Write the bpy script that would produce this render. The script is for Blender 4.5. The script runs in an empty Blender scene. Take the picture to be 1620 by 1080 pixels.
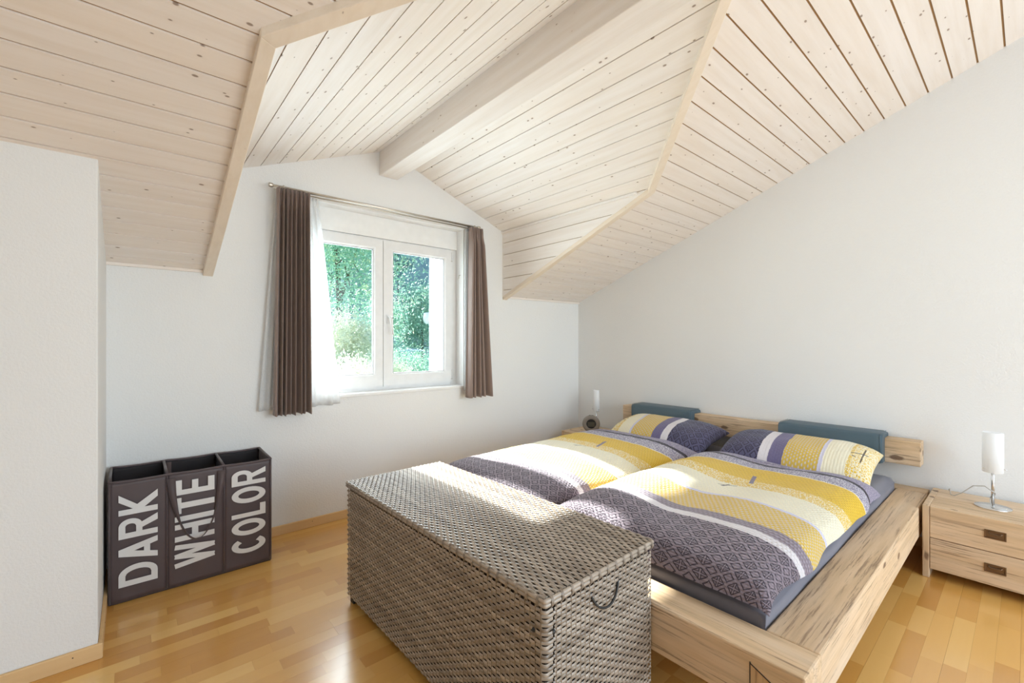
import bpy, math, random
from mathutils import Vector, Matrix
from mathutils import noise as mnoise

S = bpy.context.scene
C = S.collection
PI = math.pi

# ------------------------------------------------------------------ camera, world, sun, area light, exposure
cam_d = bpy.data.cameras.new('camera'); cam = bpy.data.objects.new('camera', cam_d); C.objects.link(cam)
cam.location = (0, 0, 1.25)
cam.rotation_euler = (PI / 2, 0, -math.atan2(702, 818))
cam_d.sensor_width = 36; cam_d.lens = 702 * 36 / 1620; cam_d.shift_y = 1 / 1620
cam_d.clip_start = 0.02; cam_d.clip_end = 600
S.camera = cam

world = bpy.data.worlds.new('world'); S.world = world; world.use_nodes = True
wn = world.node_tree.nodes; wl = world.node_tree.links
sky = wn.new('ShaderNodeTexSky'); sky.sky_type = 'NISHITA'; sky.sun_disc = False
sky.sun_elevation = math.radians(34); sky.sun_rotation = math.radians(0); sky.air_density = 1.0; sky.dust_density = 1.2
wl.new(sky.outputs[0], wn['Background'].inputs[0]); wn['Background'].inputs[1].default_value = 0.30

sun_d = bpy.data.lights.new('sun', 'SUN'); sun = bpy.data.objects.new('sun', sun_d); C.objects.link(sun)
sun_dir = Vector((0.075, -1.0, -0.65)).normalized()
sun.rotation_euler = sun_dir.to_track_quat('-Z', 'Y').to_euler(); sun.location = (0, 12, 9)
sun_d.energy = 22.0; sun_d.angle = math.radians(1.2); sun_d.color = (1.0, 0.97, 0.92)

def area(name, loc, direction, sx, sy, power, color):
    d = bpy.data.lights.new(name, 'AREA'); o = bpy.data.objects.new(name, d); C.objects.link(o)
    d.shape = 'RECTANGLE'; d.size = sx; d.size_y = sy; d.energy = power; d.color = color
    o.location = loc; o.rotation_euler = Vector(direction).to_track_quat('-Z', 'Z').to_euler()
    return o
# added fill lamp at a guessed rear opening; daylight boost at the front window
area('rear_fill', (2.0, -2.44, 1.35), (0, 1, 0), 2.8, 2.3, 84, (0.79, 0.905, 1.0))
area('window_daylight', (1.5, 3.62, 1.5), (0, -1, -0.05), 1.2, 1.1, 38, (0.84, 0.93, 1.0))

S.view_settings.view_transform = 'Standard'; S.view_settings.look = 'None'
S.view_settings.exposure = 0.31; S.view_settings.gamma = 1.0; S.view_settings.use_curve_mapping = False
S.cycles.diffuse_bounces = 6; S.cycles.max_bounces = 12; S.cycles.transparent_max_bounces = 16
S.cycles.sample_clamp_indirect = 6.0
S.cycles.use_denoising = True
S.cycles.use_adaptive_sampling = True; S.cycles.adaptive_threshold = 0.02

# ------------------------------------------------------------------ node helpers
def new_mat(name):
    m = bpy.data.materials.new(name); m.use_nodes = True
    nt = m.node_tree; b = nt.nodes['Principled BSDF']
    return m, nt, b
def N(nt, t, **kw):
    n = nt.nodes.new(t)
    for k, v in kw.items(): setattr(n, k, v)
    return n
def L(nt, a, b): nt.links.new(a, b)
def mth(nt, op, a, b=None, c=None, clamp=False):
    n = N(nt, 'ShaderNodeMath', operation=op); n.use_clamp = clamp
    for i, v in enumerate((a, b, c)):
        if v is None: continue
        if isinstance(v, (int, float)): n.inputs[i].default_value = v
        else: L(nt, v, n.inputs[i])
    return n.outputs[0]
def mixc(nt, fac, a, b, mode='MIX'):
    n = N(nt, 'ShaderNodeMix', data_type='RGBA', blend_type=mode)
    for s, v in ((n.inputs[0], fac), (n.inputs[6], a), (n.inputs[7], b)):
        if isinstance(v, (int, float)): s.default_value = v
        elif isinstance(v, tuple): s.default_value = v if len(v) == 4 else (*v, 1)
        else: L(nt, v, s)
    return n.outputs[2]
def ramp(nt, fac, stops, interp='LINEAR'):
    n = N(nt, 'ShaderNodeValToRGB'); r = n.color_ramp; r.interpolation = interp
    while len(r.elements) > 1: r.elements.remove(r.elements[-1])
    r.elements[0].position = stops[0][0]; r.elements[0].color = (*stops[0][1], 1)
    for p, c in stops[1:]:
        e = r.elements.new(p); e.color = (*c, 1)
    L(nt, fac, n.inputs[0]); return n.outputs[0]
def coords(nt, scale=(1, 1, 1), out='Object', rnd=0.0):
    tc = N(nt, 'ShaderNodeTexCoord'); mp = N(nt, 'ShaderNodeMapping'); mp.inputs['Scale'].default_value = scale
    L(nt, tc.outputs[out], mp.inputs['Vector'])
    if rnd:
        oi = N(nt, 'ShaderNodeObjectInfo'); v = mth(nt, 'MULTIPLY', oi.outputs['Random'], rnd)
        cb = N(nt, 'ShaderNodeCombineXYZ')
        for i in range(3): L(nt, v, cb.inputs[i])
        L(nt, cb.outputs[0], mp.inputs['Location'])
    return mp.outputs[0]
def noise(nt, vec, scale, detail=4, rough=0.55):
    n = N(nt, 'ShaderNodeTexNoise'); n.inputs['Scale'].default_value = scale
    n.inputs['Detail'].default_value = detail; n.inputs['Roughness'].default_value = rough
    L(nt, vec, n.inputs['Vector']); return n.outputs['Fac']
def bump(nt, b, h, strength, dist):
    n = N(nt, 'ShaderNodeBump'); n.inputs['Strength'].default_value = strength; n.inputs['Distance'].default_value = dist
    L(nt, h, n.inputs['Height']); L(nt, n.outputs[0], b.inputs['Normal'])

def plain(name, col, rough=0.6, metal=0.0, bumps=None, spec=0.5):
    m, nt, b = new_mat(name)
    b.inputs['Base Color'].default_value = (*col, 1); b.inputs['Roughness'].default_value = rough
    b.inputs['Metallic'].default_value = metal; b.inputs['Specular IOR Level'].default_value = spec
    v = coords(nt)
    n1 = noise(nt, v, 14, 3)
    L(nt, mixc(nt, 0.12, (*col, 1), ramp(nt, n1, [(0.3, tuple(c * 0.7 for c in col)), (0.7, tuple(min(1, c * 1.2) for c in col))])), b.inputs['Base Color'])
    if bumps: bump(nt, b, noise(nt, v, bumps[0], 4), bumps[1], bumps[2])
    return m

def plank_mat(name, axis, tint, flat=2):
    """whitewashed spruce boards: faint grain and small dark knots along the given axis"""
    m, nt, b = new_mat(name)
    sc = [16, 16, 16]; sc[axis] = 1.1
    v = coords(nt, tuple(sc), rnd=37.0)
    g = noise(nt, v, 1.6, 5, 0.6)
    base = ramp(nt, g, [(0.25, (tint[0] * 0.92, tint[1] * 0.89, tint[2] * 0.85)), (0.6, tint), (0.85, tuple(min(1, c * 1.03) for c in tint))])
    oi = N(nt, 'ShaderNodeObjectInfo')
    base = mixc(nt, mth(nt, 'MULTIPLY', oi.outputs['Random'], 0.3), base, (tint[0] * 1.0, tint[1] * 0.93, tint[2] * 0.83))
    ks = [19, 19, 19]; ks[axis] = 9
    if flat < 3: ks[flat] = 0
    kv = coords(nt, tuple(ks), rnd=53.0)
    vo = N(nt, 'ShaderNodeTexVoronoi'); vo.inputs['Scale'].default_value = 1.0; vo.inputs['Randomness'].default_value = 1.0; vo.voronoi_dimensions = '2D' if flat == 2 else '3D'
    L(nt, kv, vo.inputs['Vector'])
    sep = N(nt, 'ShaderNodeSeparateColor'); L(nt, vo.outputs['Color'], sep.inputs[0])
    size = mth(nt, 'MULTIPLY', mth(nt, 'SUBTRACT', sep.outputs[0], 0.52), 0.22)
    k = mth(nt, 'MULTIPLY', mth(nt, 'SUBTRACT', size, vo.outputs['Distance']), 26.0, clamp=True)
    base = mixc(nt, mth(nt, 'MULTIPLY', k, 0.85), base, (0.22, 0.15, 0.11))
    halo = mth(nt, 'MULTIPLY', mth(nt, 'SUBTRACT', mth(nt, 'ADD', size, 0.12), vo.outputs['Distance']), 3.0, clamp=True)
    big = mth(nt, 'GREATER_THAN', sep.outputs[0], 0.8)
    base = mixc(nt, mth(nt, 'MULTIPLY', mth(nt, 'MULTIPLY', halo, big), 0.18), base, (0.62, 0.45, 0.30))
    L(nt, base, b.inputs['Base Color']); b.inputs['Roughness'].default_value = 0.55
    bump(nt, b, g, 0.06, 0.002)
    return m

def rustic_mat(name, axis, light=(0.66, 0.475, 0.295), dark=(0.16, 0.09, 0.055), rnd=11.0):
    """brushed, limed hardwood with dark cracks and knots"""
    m, nt, b = new_mat(name)
    sc = [30, 30, 30]; sc[axis] = 1.5
    v = coords(nt, tuple(sc), rnd=rnd)
    g = noise(nt, v, 1.0, 6, 0.65)
    sc2 = [9, 9, 9]; sc2[axis] = 1.2
    v2 = coords(nt, tuple(sc2), rnd=rnd + 3)
    big = noise(nt, v2, 1.0, 3, 0.5)
    base = ramp(nt, g, [(0.25, tuple(c * 0.72 for c in light)), (0.5, light), (0.75, (light[0] * 1.16, light[1] * 1.2, light[2] * 1.28))])
    base = mixc(nt, mth(nt, 'MULTIPLY', ramp(nt, big, [(0.45, (0, 0, 0)), (0.72, (1, 1, 1))]), 0.45), base, (0.76, 0.65, 0.53))
    sc3 = [150, 150, 150]; sc3[axis] = 5.0
    v3 = coords(nt, tuple(sc3), rnd=rnd + 7)
    cr = noise(nt, v3, 0.7, 5, 0.7)
    mask = ramp(nt, noise(nt, v2, 1.7, 3), [(0.38, (0, 0, 0)), (0.55, (1, 1, 1))])
    crack = mth(nt, 'MULTIPLY', ramp(nt, cr, [(0.53, (0, 0, 0)), (0.61, (1, 1, 1))]), mask)
    base = mixc(nt, mth(nt, 'MULTIPLY', crack, 0.62), base, dark)
    ks = [17, 17, 17]; ks[axis] = 8.0
    kv = coords(nt, tuple(ks), rnd=rnd + 1)
    dn = N(nt, 'ShaderNodeTexNoise'); dn.inputs['Scale'].default_value = 3.0; L(nt, kv, dn.inputs['Vector'])
    kv2 = N(nt, 'ShaderNodeMixRGB'); kv2.inputs[0].default_value = 0.16; L(nt, kv, kv2.inputs[1]); L(nt, dn.outputs['Color'], kv2.inputs[2])
    vo = N(nt, 'ShaderNodeTexVoronoi'); vo.inputs['Scale'].default_value = 1.0; L(nt, kv2.outputs[0], vo.inputs['Vector'])
    sep = N(nt, 'ShaderNodeSeparateColor'); L(nt, vo.outputs['Color'], sep.inputs[0])
    size = mth(nt, 'MULTIPLY', mth(nt, 'SUBTRACT', sep.outputs[0], 0.38), 0.55)
    k = mth(nt, 'MULTIPLY', mth(nt, 'SUBTRACT', size, vo.outputs['Distance']), 12.0, clamp=True)
    base = mixc(nt, mth(nt, 'MULTIPLY', k, 0.85), base, dark)
    L(nt, base, b.inputs['Base Color']); b.inputs['Roughness'].default_value = 0.55; b.inputs['Specular IOR Level'].default_value = 0.3
    bump(nt, b, mth(nt, 'SUBTRACT', g, mth(nt, 'MULTIPLY', crack, 0.6)), 0.25, 0.003)
    return m

def plaster_mat(name, col, sc=90, st=0.25):
    m, nt, b = new_mat(name)
    v = coords(nt)
    n1 = noise(nt, v, 0.9, 2)
    L(nt, mixc(nt, n1, (col[0] * 0.985, col[1] * 0.985, col[2] * 0.98), col), b.inputs['Base Color'])
    b.inputs['Roughness'].default_value = 0.85; b.inputs['Specular IOR Level'].default_value = 0.2
    bump(nt, b, noise(nt, v, sc, 5, 0.6), st, 0.005)
    return m

M = {}
M['wall'] = plaster_mat('white_plaster', (0.83, 0.83, 0.825), 110, 0.5)
M['groove'] = plain('bare_pine_groove', (0.36, 0.21, 0.085), 0.7)
M['plank_x'] = plank_mat('whitewashed_board', 0, (0.87, 0.81, 0.76))
M['plank_y'] = plank_mat('whitewashed_dormer_board', 1, (0.90, 0.87, 0.85))
M['plank_cheek'] = plank_mat('whitewashed_cheek_board', 1, (0.895, 0.855, 0.825), 0)
M['trim'] = plank_mat('pine_trim', 1, (0.84, 0.75, 0.64), 3)
M['beam'] = plank_mat('glazed_beam', 1, (0.85, 0.81, 0.78), 3)
M['white_pvc'] = plain('white_pvc', (0.80, 0.80, 0.80), 0.3)
M['white_paint'] = plain('white_paint', (0.85, 0.85, 0.84), 0.45)
M['steel'] = plain('brushed_steel', (0.62, 0.58, 0.52), 0.32, 1.0)
M['chrome'] = plain('satin_chrome', (0.72, 0.72, 0.72), 0.25, 1.0)
M['black'] = plain('black_plastic', (0.02, 0.02, 0.02), 0.5)
M['bw_x'] = plank_mat('x', 0, (0.74, 0.50, 0.25), 3); M['bw_x'].name = 'maple_skirting'
M['rw_x'] = rustic_mat('rustic_wood_lengthwise', 0)
M['rw_y'] = rustic_mat('rustic_wood_crosswise', 1)
M['rw_z'] = rustic_mat('rustic_wood_upright', 2)
M['rw_end'] = rustic_mat('rustic_wood_wedge', 2, (0.55, 0.32, 0.12), (0.12, 0.05, 0.03))
M['teal'] = plain('teal_leatherette', (0.072, 0.118, 0.150), 0.45, bumps=(260, 0.12, 0.001))
M['brass'] = plain('antique_brass', (0.21, 0.135, 0.08), 0.42, 0.85)
M['taupe'] = plain('taupe_plastic', (0.30, 0.26, 0.22), 0.45)
M['lcd'] = plain('lcd_panel', (0.13, 0.125, 0.10), 0.25)
M['cord'] = plain('clear_grey_cord', (0.55, 0.53, 0.50), 0.35)

def floor_mat():
    m, nt, b = new_mat('maple_laminate')
    v = coords(nt, (2.2, 34, 34), rnd=61.0)
    g = noise(nt, v, 1.0, 4, 0.6)
    oi = N(nt, 'ShaderNodeObjectInfo')
    at = N(nt, 'ShaderNodeAttribute'); at.attribute_name = 'tone'
    t = mth(nt, 'FRACT', mth(nt, 'ADD', oi.outputs['Random'], at.outputs['Fac']))
    base = ramp(nt, t, [(0.0, (0.60, 0.295, 0.058)), (0.3, (0.70, 0.38, 0.090)), (0.65, (0.77, 0.445, 0.120)), (1.0, (0.84, 0.54, 0.180))])
    base = mixc(nt, mth(nt, 'MULTIPLY', g, 0.4), base, (0.88, 0.74, 0.52), 'MULTIPLY')
    L(nt, base, b.inputs['Base Color']); b.inputs['Roughness'].default_value = 0.4
    b.inputs['Coat Weight'].default_value = 1.0; b.inputs['Coat Roughness'].default_value = 0.2; b.inputs['Coat IOR'].default_value = 1.7
    return m
M['floor'] = floor_mat()
M['floor_gap'] = plain('floor_joint', (0.40, 0.20, 0.06), 0.7)

def cloth(name, col, rough=0.9, sheen=0.3, weave=400):
    m, nt, b = new_mat(name)
    v = coords(nt)
    n1 = noise(nt, v, 8, 3)
    L(nt, mixc(nt, n1, tuple(c * 0.88 for c in col), tuple(min(1, c * 1.1) for c in col)), b.inputs['Base Color'])
    b.inputs['Roughness'].default_value = rough; b.inputs['Sheen Weight'].default_value = sheen
    bump(nt, b, noise(nt, v, weave, 2), 0.15, 0.001)
    return m
M['curtain'] = cloth('brown_curtain_cloth', (0.265, 0.190, 0.160), 0.7, 0.3)
M['bag'] = cloth('brown_nylon', (0.086, 0.060, 0.062), 0.5, 0.15)
M['bag_in'] = cloth('dark_lining', (0.02, 0.016, 0.018), 0.7, 0.0)
M['print'] = plain('white_print', (0.74, 0.73, 0.72), 0.6)
M['sheet'] = cloth('grey_jersey_sheet', (0.17, 0.165, 0.20), 0.9, 0.25)

def sheer_mat():
    m, nt, b = new_mat('white_voile')
    out = nt.nodes['Material Output']
    tr = N(nt, 'ShaderNodeBsdfTransparent'); tl = N(nt, 'ShaderNodeBsdfTranslucent'); df = N(nt, 'ShaderNodeBsdfDiffuse')
    tl.inputs[0].default_value = (0.9, 0.9, 0.9, 1); df.inputs[0].default_value = (0.88, 0.88, 0.88, 1)
    a = N(nt, 'ShaderNodeMixShader'); a.inputs[0].default_value = 0.5; L(nt, tl.outputs[0], a.inputs[1]); L(nt, df.outputs[0], a.inputs[2])
    c = N(nt, 'ShaderNodeMixShader')
    v = coords(nt); n1 = noise(nt, v, 500, 1)
    L(nt, ramp(nt, n1, [(0.3, (0.62, 0.62, 0.62)), (0.7, (0.82, 0.82, 0.82))]), c.inputs[0])
    L(nt, tr.outputs[0], c.inputs[1]); L(nt, a.outputs[0], c.inputs[2]); L(nt, c.outputs[0], out.inputs[0])
    return m
M['sheer'] = sheer_mat()

def glass_mat():
    m, nt, b = new_mat('window_glass')
    out = nt.nodes['Material Output']
    tr = N(nt, 'ShaderNodeBsdfTransparent'); tr.inputs[0].default_value = (0.95, 0.98, 0.98, 1)
    gl = N(nt, 'ShaderNodeBsdfGlossy'); gl.inputs['Roughness'].default_value = 0.02
    lw = N(nt, 'ShaderNodeLayerWeight'); lw.inputs[0].default_value = 0.25
    c = N(nt, 'ShaderNodeMixShader'); L(nt, mth(nt, 'MULTIPLY', lw.outputs['Fresnel'], 0.6), c.inputs[0])
    L(nt, tr.outputs[0], c.inputs[1]); L(nt, gl.outputs[0], c.inputs[2]); L(nt, c.outputs[0], out.inputs[0])
    return m
M['glass'] = glass_mat()

def shade_mat():
    m, nt, b = new_mat('frosted_glass')
    out = nt.nodes['Material Output']
    b.inputs['Base Color'].default_value = (0.90, 0.92, 0.93, 1); b.inputs['Roughness'].default_value = 0.35
    v = coords(nt); L(nt, mixc(nt, noise(nt, v, 20, 2), (0.95, 0.96, 0.97), (0.97, 0.98, 0.98)), b.inputs['Base Color'])
    tl = N(nt, 'ShaderNodeBsdfTranslucent'); tl.inputs[0].default_value = (0.98, 0.99, 1.0, 1)
    c = N(nt, 'ShaderNodeMixShader'); c.inputs[0].default_value = 0.35
    L(nt, b.outputs[0], c.inputs[1]); L(nt, tl.outputs[0], c.inputs[2]); L(nt, c.outputs[0], out.inputs[0])
    return m
M['shade'] = shade_mat()

def rattan_mat(name, c1, c2):
    m, nt, b = new_mat(name)
    v = coords(nt, (9, 9, 9), rnd=91.0)
    g = noise(nt, v, 1.0, 3, 0.6)
    v2 = coords(nt, (160, 160, 160))
    oi = N(nt, 'ShaderNodeObjectInfo')
    t = mth(nt, 'ADD', mth(nt, 'MULTIPLY', g, 0.8), mth(nt, 'MULTIPLY', oi.outputs['Random'], 0.3))
    base = ramp(nt, t, [(0.3, c1), (0.55, tuple((a + c) / 2 for a, c in zip(c1, c2))), (0.8, c2)])
    L(nt, base, b.inputs['Base Color']); b.inputs['Roughness'].default_value = 0.33
    b.inputs['Specular IOR Level'].default_value = 0.7
    bump(nt, b, noise(nt, v2, 1.0, 2), 0.15, 0.0006)
    return m
M['rattan'] = rattan_mat('grey_brown_rattan', (0.18, 0.138, 0.102), (0.46, 0.385, 0.31))
M['rattan_stake'] = rattan_mat('dark_rattan', (0.13, 0.095, 0.066), (0.30, 0.24, 0.18))
M['rattan_core'] = plain('dark_core', (0.045, 0.033, 0.025), 0.8)

# ---- printed seersucker bedding: stripes run along U (metres), pattern cells in U and V
MAUVE = (0.245, 0.200, 0.235); NAVY = (0.10, 0.095, 0.165); PALE = (0.70, 0.66, 0.68); YEL = (0.72, 0.47, 0.035)
YELG = (0.66, 0.46, 0.10); CREAM = (0.82, 0.76, 0.58); LAV = (0.62, 0.60, 0.72); DARK = (0.03, 0.022, 0.035)
PURP = (0.16, 0.14, 0.25); WHITEP = (0.68, 0.66, 0.70); GREYP = (0.42, 0.38, 0.46); GREYL = (0.55, 0.53, 0.60)
def fabric(name, length, stripes, warp=0.012, marks=(), relief=0.6):
    """stripes: (start, colour, pattern, pattern colour); pattern 0 plain, 1 diamond lattice, 2 rows of dots, 3 lace cells"""
    m, nt, b = new_mat(name)
    uv = N(nt, 'ShaderNodeUVMap'); uv.uv_map = 'UVMap'
    sp = N(nt, 'ShaderNodeSeparateXYZ'); L(nt, uv.outputs[0], sp.inputs[0]); u, v = sp.outputs[0], sp.outputs[1]
    wob = mth(nt, 'MULTIPLY', mth(nt, 'SUBTRACT', noise(nt, uv.outputs[0], 9, 3), 0.5), warp * 2)
    fr = mth(nt, 'MULTIPLY', mth(nt, 'SUBTRACT', noise(nt, uv.outputs[0], 130, 2), 0.5), 0.010)
    t = mth(nt, 'DIVIDE', mth(nt, 'ADD', mth(nt, 'ADD', u, wob), fr), length)
    A = ramp(nt, t, [(s / length, c) for s, c, p, q in stripes], 'CONSTANT')
    B = ramp(nt, t, [(s / length, q) for s, c, p, q in stripes], 'CONSTANT')
    K = ramp(nt, t, [(s / length, ((1, 0, 0), (0, 1, 0), (0, 0, 1))[p - 1] if p else (0, 0, 0)) for s, c, p, q in stripes], 'CONSTANT')
    ks = N(nt, 'ShaderNodeSeparateColor'); L(nt, K, ks.inputs[0])
    cell = 0.074
    fu = mth(nt, 'ABSOLUTE', mth(nt, 'SUBTRACT', mth(nt, 'FRACT', mth(nt, 'DIVIDE', mth(nt, 'ADD', u, mth(nt, 'MULTIPLY', wob, 0.6)), cell)), 0.5))
    fv = mth(nt, 'ABSOLUTE', mth(nt, 'SUBTRACT', mth(nt, 'FRACT', mth(nt, 'DIVIDE', mth(nt, 'ADD', v, mth(nt, 'MULTIPLY', wob, 0.8)), cell)), 0.5))
    dsum = mth(nt, 'ADD', fu, fv)
    def line(val, at, w): return mth(nt, 'LESS_THAN', mth(nt, 'ABSOLUTE', mth(nt, 'SUBTRACT', val, at)), w)
    dmin = mth(nt, 'MINIMUM', fu, fv); dmax = mth(nt, 'MAXIMUM', fu, fv)
    l1 = line(dsum, 0.30, 0.05)                                    # inner diamond
    l2 = mth(nt, 'MULTIPLY', line(dsum, 0.62, 0.05), mth(nt, 'GREATER_THAN', dmin, 0.14))
    l3 = mth(nt, 'MULTIPLY', line(dmin, 0.14, 0.035), mth(nt, 'GREATER_THAN', dmax, 0.46))
    l4 = mth(nt, 'MULTIPLY', line(dmax, 0.44, 0.026), mth(nt, 'GREATER_THAN', dmin, 0.22))
    p1 = mth(nt, 'MAXIMUM', mth(nt, 'MAXIMUM', l1, l2), mth(nt, 'MAXIMUM', l3, l4))
    # dots
    du = mth(nt, 'DIVIDE', u, 0.017); row = mth(nt, 'FLOOR', du)
    dv = mth(nt, 'ADD', mth(nt, 'DIVIDE', v, 0.021), mth(nt, 'MULTIPLY', row, 0.5))
    eu = mth(nt, 'SUBTRACT', mth(nt, 'FRACT', du), 0.5); ev = mth(nt, 'SUBTRACT', mth(nt, 'FRACT', dv), 0.5)
    rr = mth(nt, 'ADD', mth(nt, 'MULTIPLY', eu, mth(nt, 'MULTIPLY', eu, 1.5)), mth(nt, 'MULTIPLY', ev, ev))
    p2 = mth(nt, 'LESS_THAN', mth(nt, 'ADD', rr, mth(nt, 'MULTIPLY', mth(nt, 'SUBTRACT', noise(nt, uv.outputs[0], 300, 2), 0.5), 0.12)), 0.075)
    # lace
    mp = N(nt, 'ShaderNodeMapping'); mp.inputs['Scale'].default_value = (85, 85, 85); L(nt, uv.outputs[0], mp.inputs[0])
    vo = N(nt, 'ShaderNodeTexVoronoi', feature='DISTANCE_TO_EDGE'); vo.inputs['Scale'].default_value = 1.0; L(nt, mp.outputs[0], vo.inputs['Vector'])
    p3 = mth(nt, 'LESS_THAN', vo.outputs['Distance'], 0.16)
    fac = mth(nt, 'ADD', mth(nt, 'ADD', mth(nt, 'MULTIPLY', ks.outputs[0], p1), mth(nt, 'MULTIPLY', ks.outputs[1], p2)), mth(nt, 'MULTIPLY', ks.outputs[2], p3))
    col = mixc(nt, mth(nt, 'MULTIPLY', fac, 0.88), A, B)
    for (u0, u1, v0, slope, hw, mc) in marks:               # short brush-like printed marks
        band = mth(nt, 'LESS_THAN', mth(nt, 'ABSOLUTE', mth(nt, 'SUBTRACT', mth(nt, 'SUBTRACT', v, v0), mth(nt, 'MULTIPLY', mth(nt, 'SUBTRACT', u, u0), slope))), hw)
        inside = mth(nt, 'MULTIPLY', mth(nt, 'GREATER_THAN', u, u0), mth(nt, 'LESS_THAN', mth(nt, 'ADD', u, fr), u1))
        col = mixc(nt, mth(nt, 'MULTIPLY', mth(nt, 'MULTIPLY', band, inside), 0.9), col, mc)
    L(nt, col, b.inputs['Base Color']); b.inputs['Roughness'].default_value = 0.9; b.inputs['Sheen Weight'].default_value = 0.2
    b.inputs['Specular IOR Level'].default_value = 0.2
    dim = mth(nt, 'SUBTRACT', 1.0, mth(nt, 'MULTIPLY', rr, 2.4))
    h = mth(nt, 'ADD', dim, mth(nt, 'MULTIPLY', noise(nt, uv.outputs[0], 45, 3), 0.7))
    bump(nt, b, h, relief, 0.006)
    return m

# ------------------------------------------------------------------ mesh helpers
class MB:
    def __init__(s): s.v = []; s.f = []; s.uv = {}
    def add(s, verts, faces):
        o = len(s.v); s.v += [tuple(p) for p in verts]; s.f += [tuple(i + o for i in f) for f in faces]; return s
    def box(s, x0, x1, y0, y1, z0, z1):
        return s.add([(x0, y0, z0), (x1, y0, z0), (x1, y1, z0), (x0, y1, z0), (x0, y0, z1), (x1, y0, z1), (x1, y1, z1), (x0, y1, z1)],
                     [(0, 3, 2, 1), (4, 5, 6, 7), (0, 1, 5, 4), (1, 2, 6, 5), (2, 3, 7, 6), (3, 0, 4, 7)])
    def loft(s, a, b):
        """closed solid between two polygons with equally many points"""
        n = len(a)
        return s.add(list(a) + list(b), [tuple(range(n))[::-1], tuple(range(n, 2 * n))] + [(i, (i + 1) % n, n + (i + 1) % n, n + i) for i in range(n)])
    def tube(s, pts, r, n=8, cap=True):
        pts = [Vector(p) for p in pts]; rings = []; up = None
        for i, p in enumerate(pts):
            d = (pts[min(i + 1, len(pts) - 1)] - pts[max(i - 1, 0)]).normalized()
            if up is None: up = d.orthogonal().normalized()
            up = (up - d * up.dot(d)).normalized(); w = d.cross(up)
            rr = r[i] if isinstance(r, (list, tuple)) else r
            rings.append([p + up * rr * math.cos(2 * PI * k / n) + w * rr * math.sin(2 * PI * k / n) for k in range(n)])
        vs = [q for ring in rings for q in ring]; fs = []
        for i in range(len(rings) - 1):
            for k in range(n): fs.append((i * n + k, i * n + (k + 1) % n, (i + 1) * n + (k + 1) % n, (i + 1) * n + k))
        if cap: fs += [tuple(range(n))[::-1], tuple(range((len(rings) - 1) * n, len(rings) * n))]
        return s.add(vs, fs)
    def lathe(s, prof, n=32, c=(0, 0, 0), axis='z'):
        vs = []
        for r, h in prof:
            for k in range(n):
                a = 2 * PI * k / n; p = (r * math.cos(a), r * math.sin(a), h)
                if axis == 'x': p = (p[2], p[0], p[1])
                if axis == 'y': p = (p[0], p[2], p[1])
                vs.append((p[0] + c[0], p[1] + c[1], p[2] + c[2]))
        fs = [(i * n + k, i * n + (k + 1) % n, (i + 1) * n + (k + 1) % n, (i + 1) * n + k) for i in range(len(prof) - 1) for k in range(n)]
        return s.add(vs, fs)
    def grid(s, fn, nu, nv, closed_v=False):
        o = len(s.v)
        for i in range(nu + 1):
            for j in range(nv + 1): s.v.append(tuple(fn(i / nu, j / nv)))
        for i in range(nu):
            for j in range(nv): s.f.append((o + i * (nv + 1) + j, o + (i + 1) * (nv + 1) + j, o + (i + 1) * (nv + 1) + j + 1, o + i * (nv + 1) + j + 1))
        return s
    def mesh(s, name, mat, smooth=False):
        me = bpy.data.meshes.new(name); me.from_pydata(s.v, [], s.f); me.update()
        if mat is not None: me.materials.append(mat)
        if smooth: me.polygons.foreach_set('use_smooth', [True] * len(me.polygons))
        return me
    def build(s, name, mat, parent=None, smooth=False, off=None, bevel=0, seg=2):
        if off is not None: s.v = [(p[0] - off[0], p[1] - off[1], p[2] - off[2]) for p in s.v]
        o = link(name, s.mesh(name, mat, smooth), parent)
        if bevel:
            md = o.modifiers.new('bevel', 'BEVEL'); md.width = bevel; md.segments = seg; md.limit_method = 'ANGLE'; md.angle_limit = math.radians(40)
        return o
def link(name, me, parent=None):
    o = bpy.data.objects.new(name, me); C.objects.link(o)
    if parent is not None: o.parent = parent
    return o
def tag(o, label, cat, group=None):
    o['label'] = label; o['category'] = cat
    if group: o['group'] = group
    return o
def struct(o): o['kind'] = 'structure'; return o
def thing(name, label, cat, loc=(0, 0, 0), rz=0.0, group=None):
    o = bpy.data.objects.new(name, None); C.objects.link(o); o.empty_display_size = 0.1
    o.location = loc; o.rotation_euler = (0, 0, rz); return tag(o, label, cat, group)

# ------------------------------------------------------------------ room dimensions (metres; camera stands at x=0, y=0)
WY = 3.17; RX = 3.665; LX = -2.0; BY = -2.5
BX = -0.10; BYF = 2.40                       # the boxed-out wall at the left
SL = 0.392; Z0 = 1.67                        # roof pitch and roof height at the window wall
DL, DR, DY = 0.37, 2.605, 1.65               # dormer cheeks and the elbow where the valley starts
ZE = Z0 + SL * (WY - DY); XC = (DL + DR) / 2; YC = DY - (XC - DL); ZR = ZE + SL * (XC - DL)
def zmain(y): return Z0 + SL * (WY - y)
def zdorm(x): return ZE + SL * (min(x - DL, DR - x))

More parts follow.
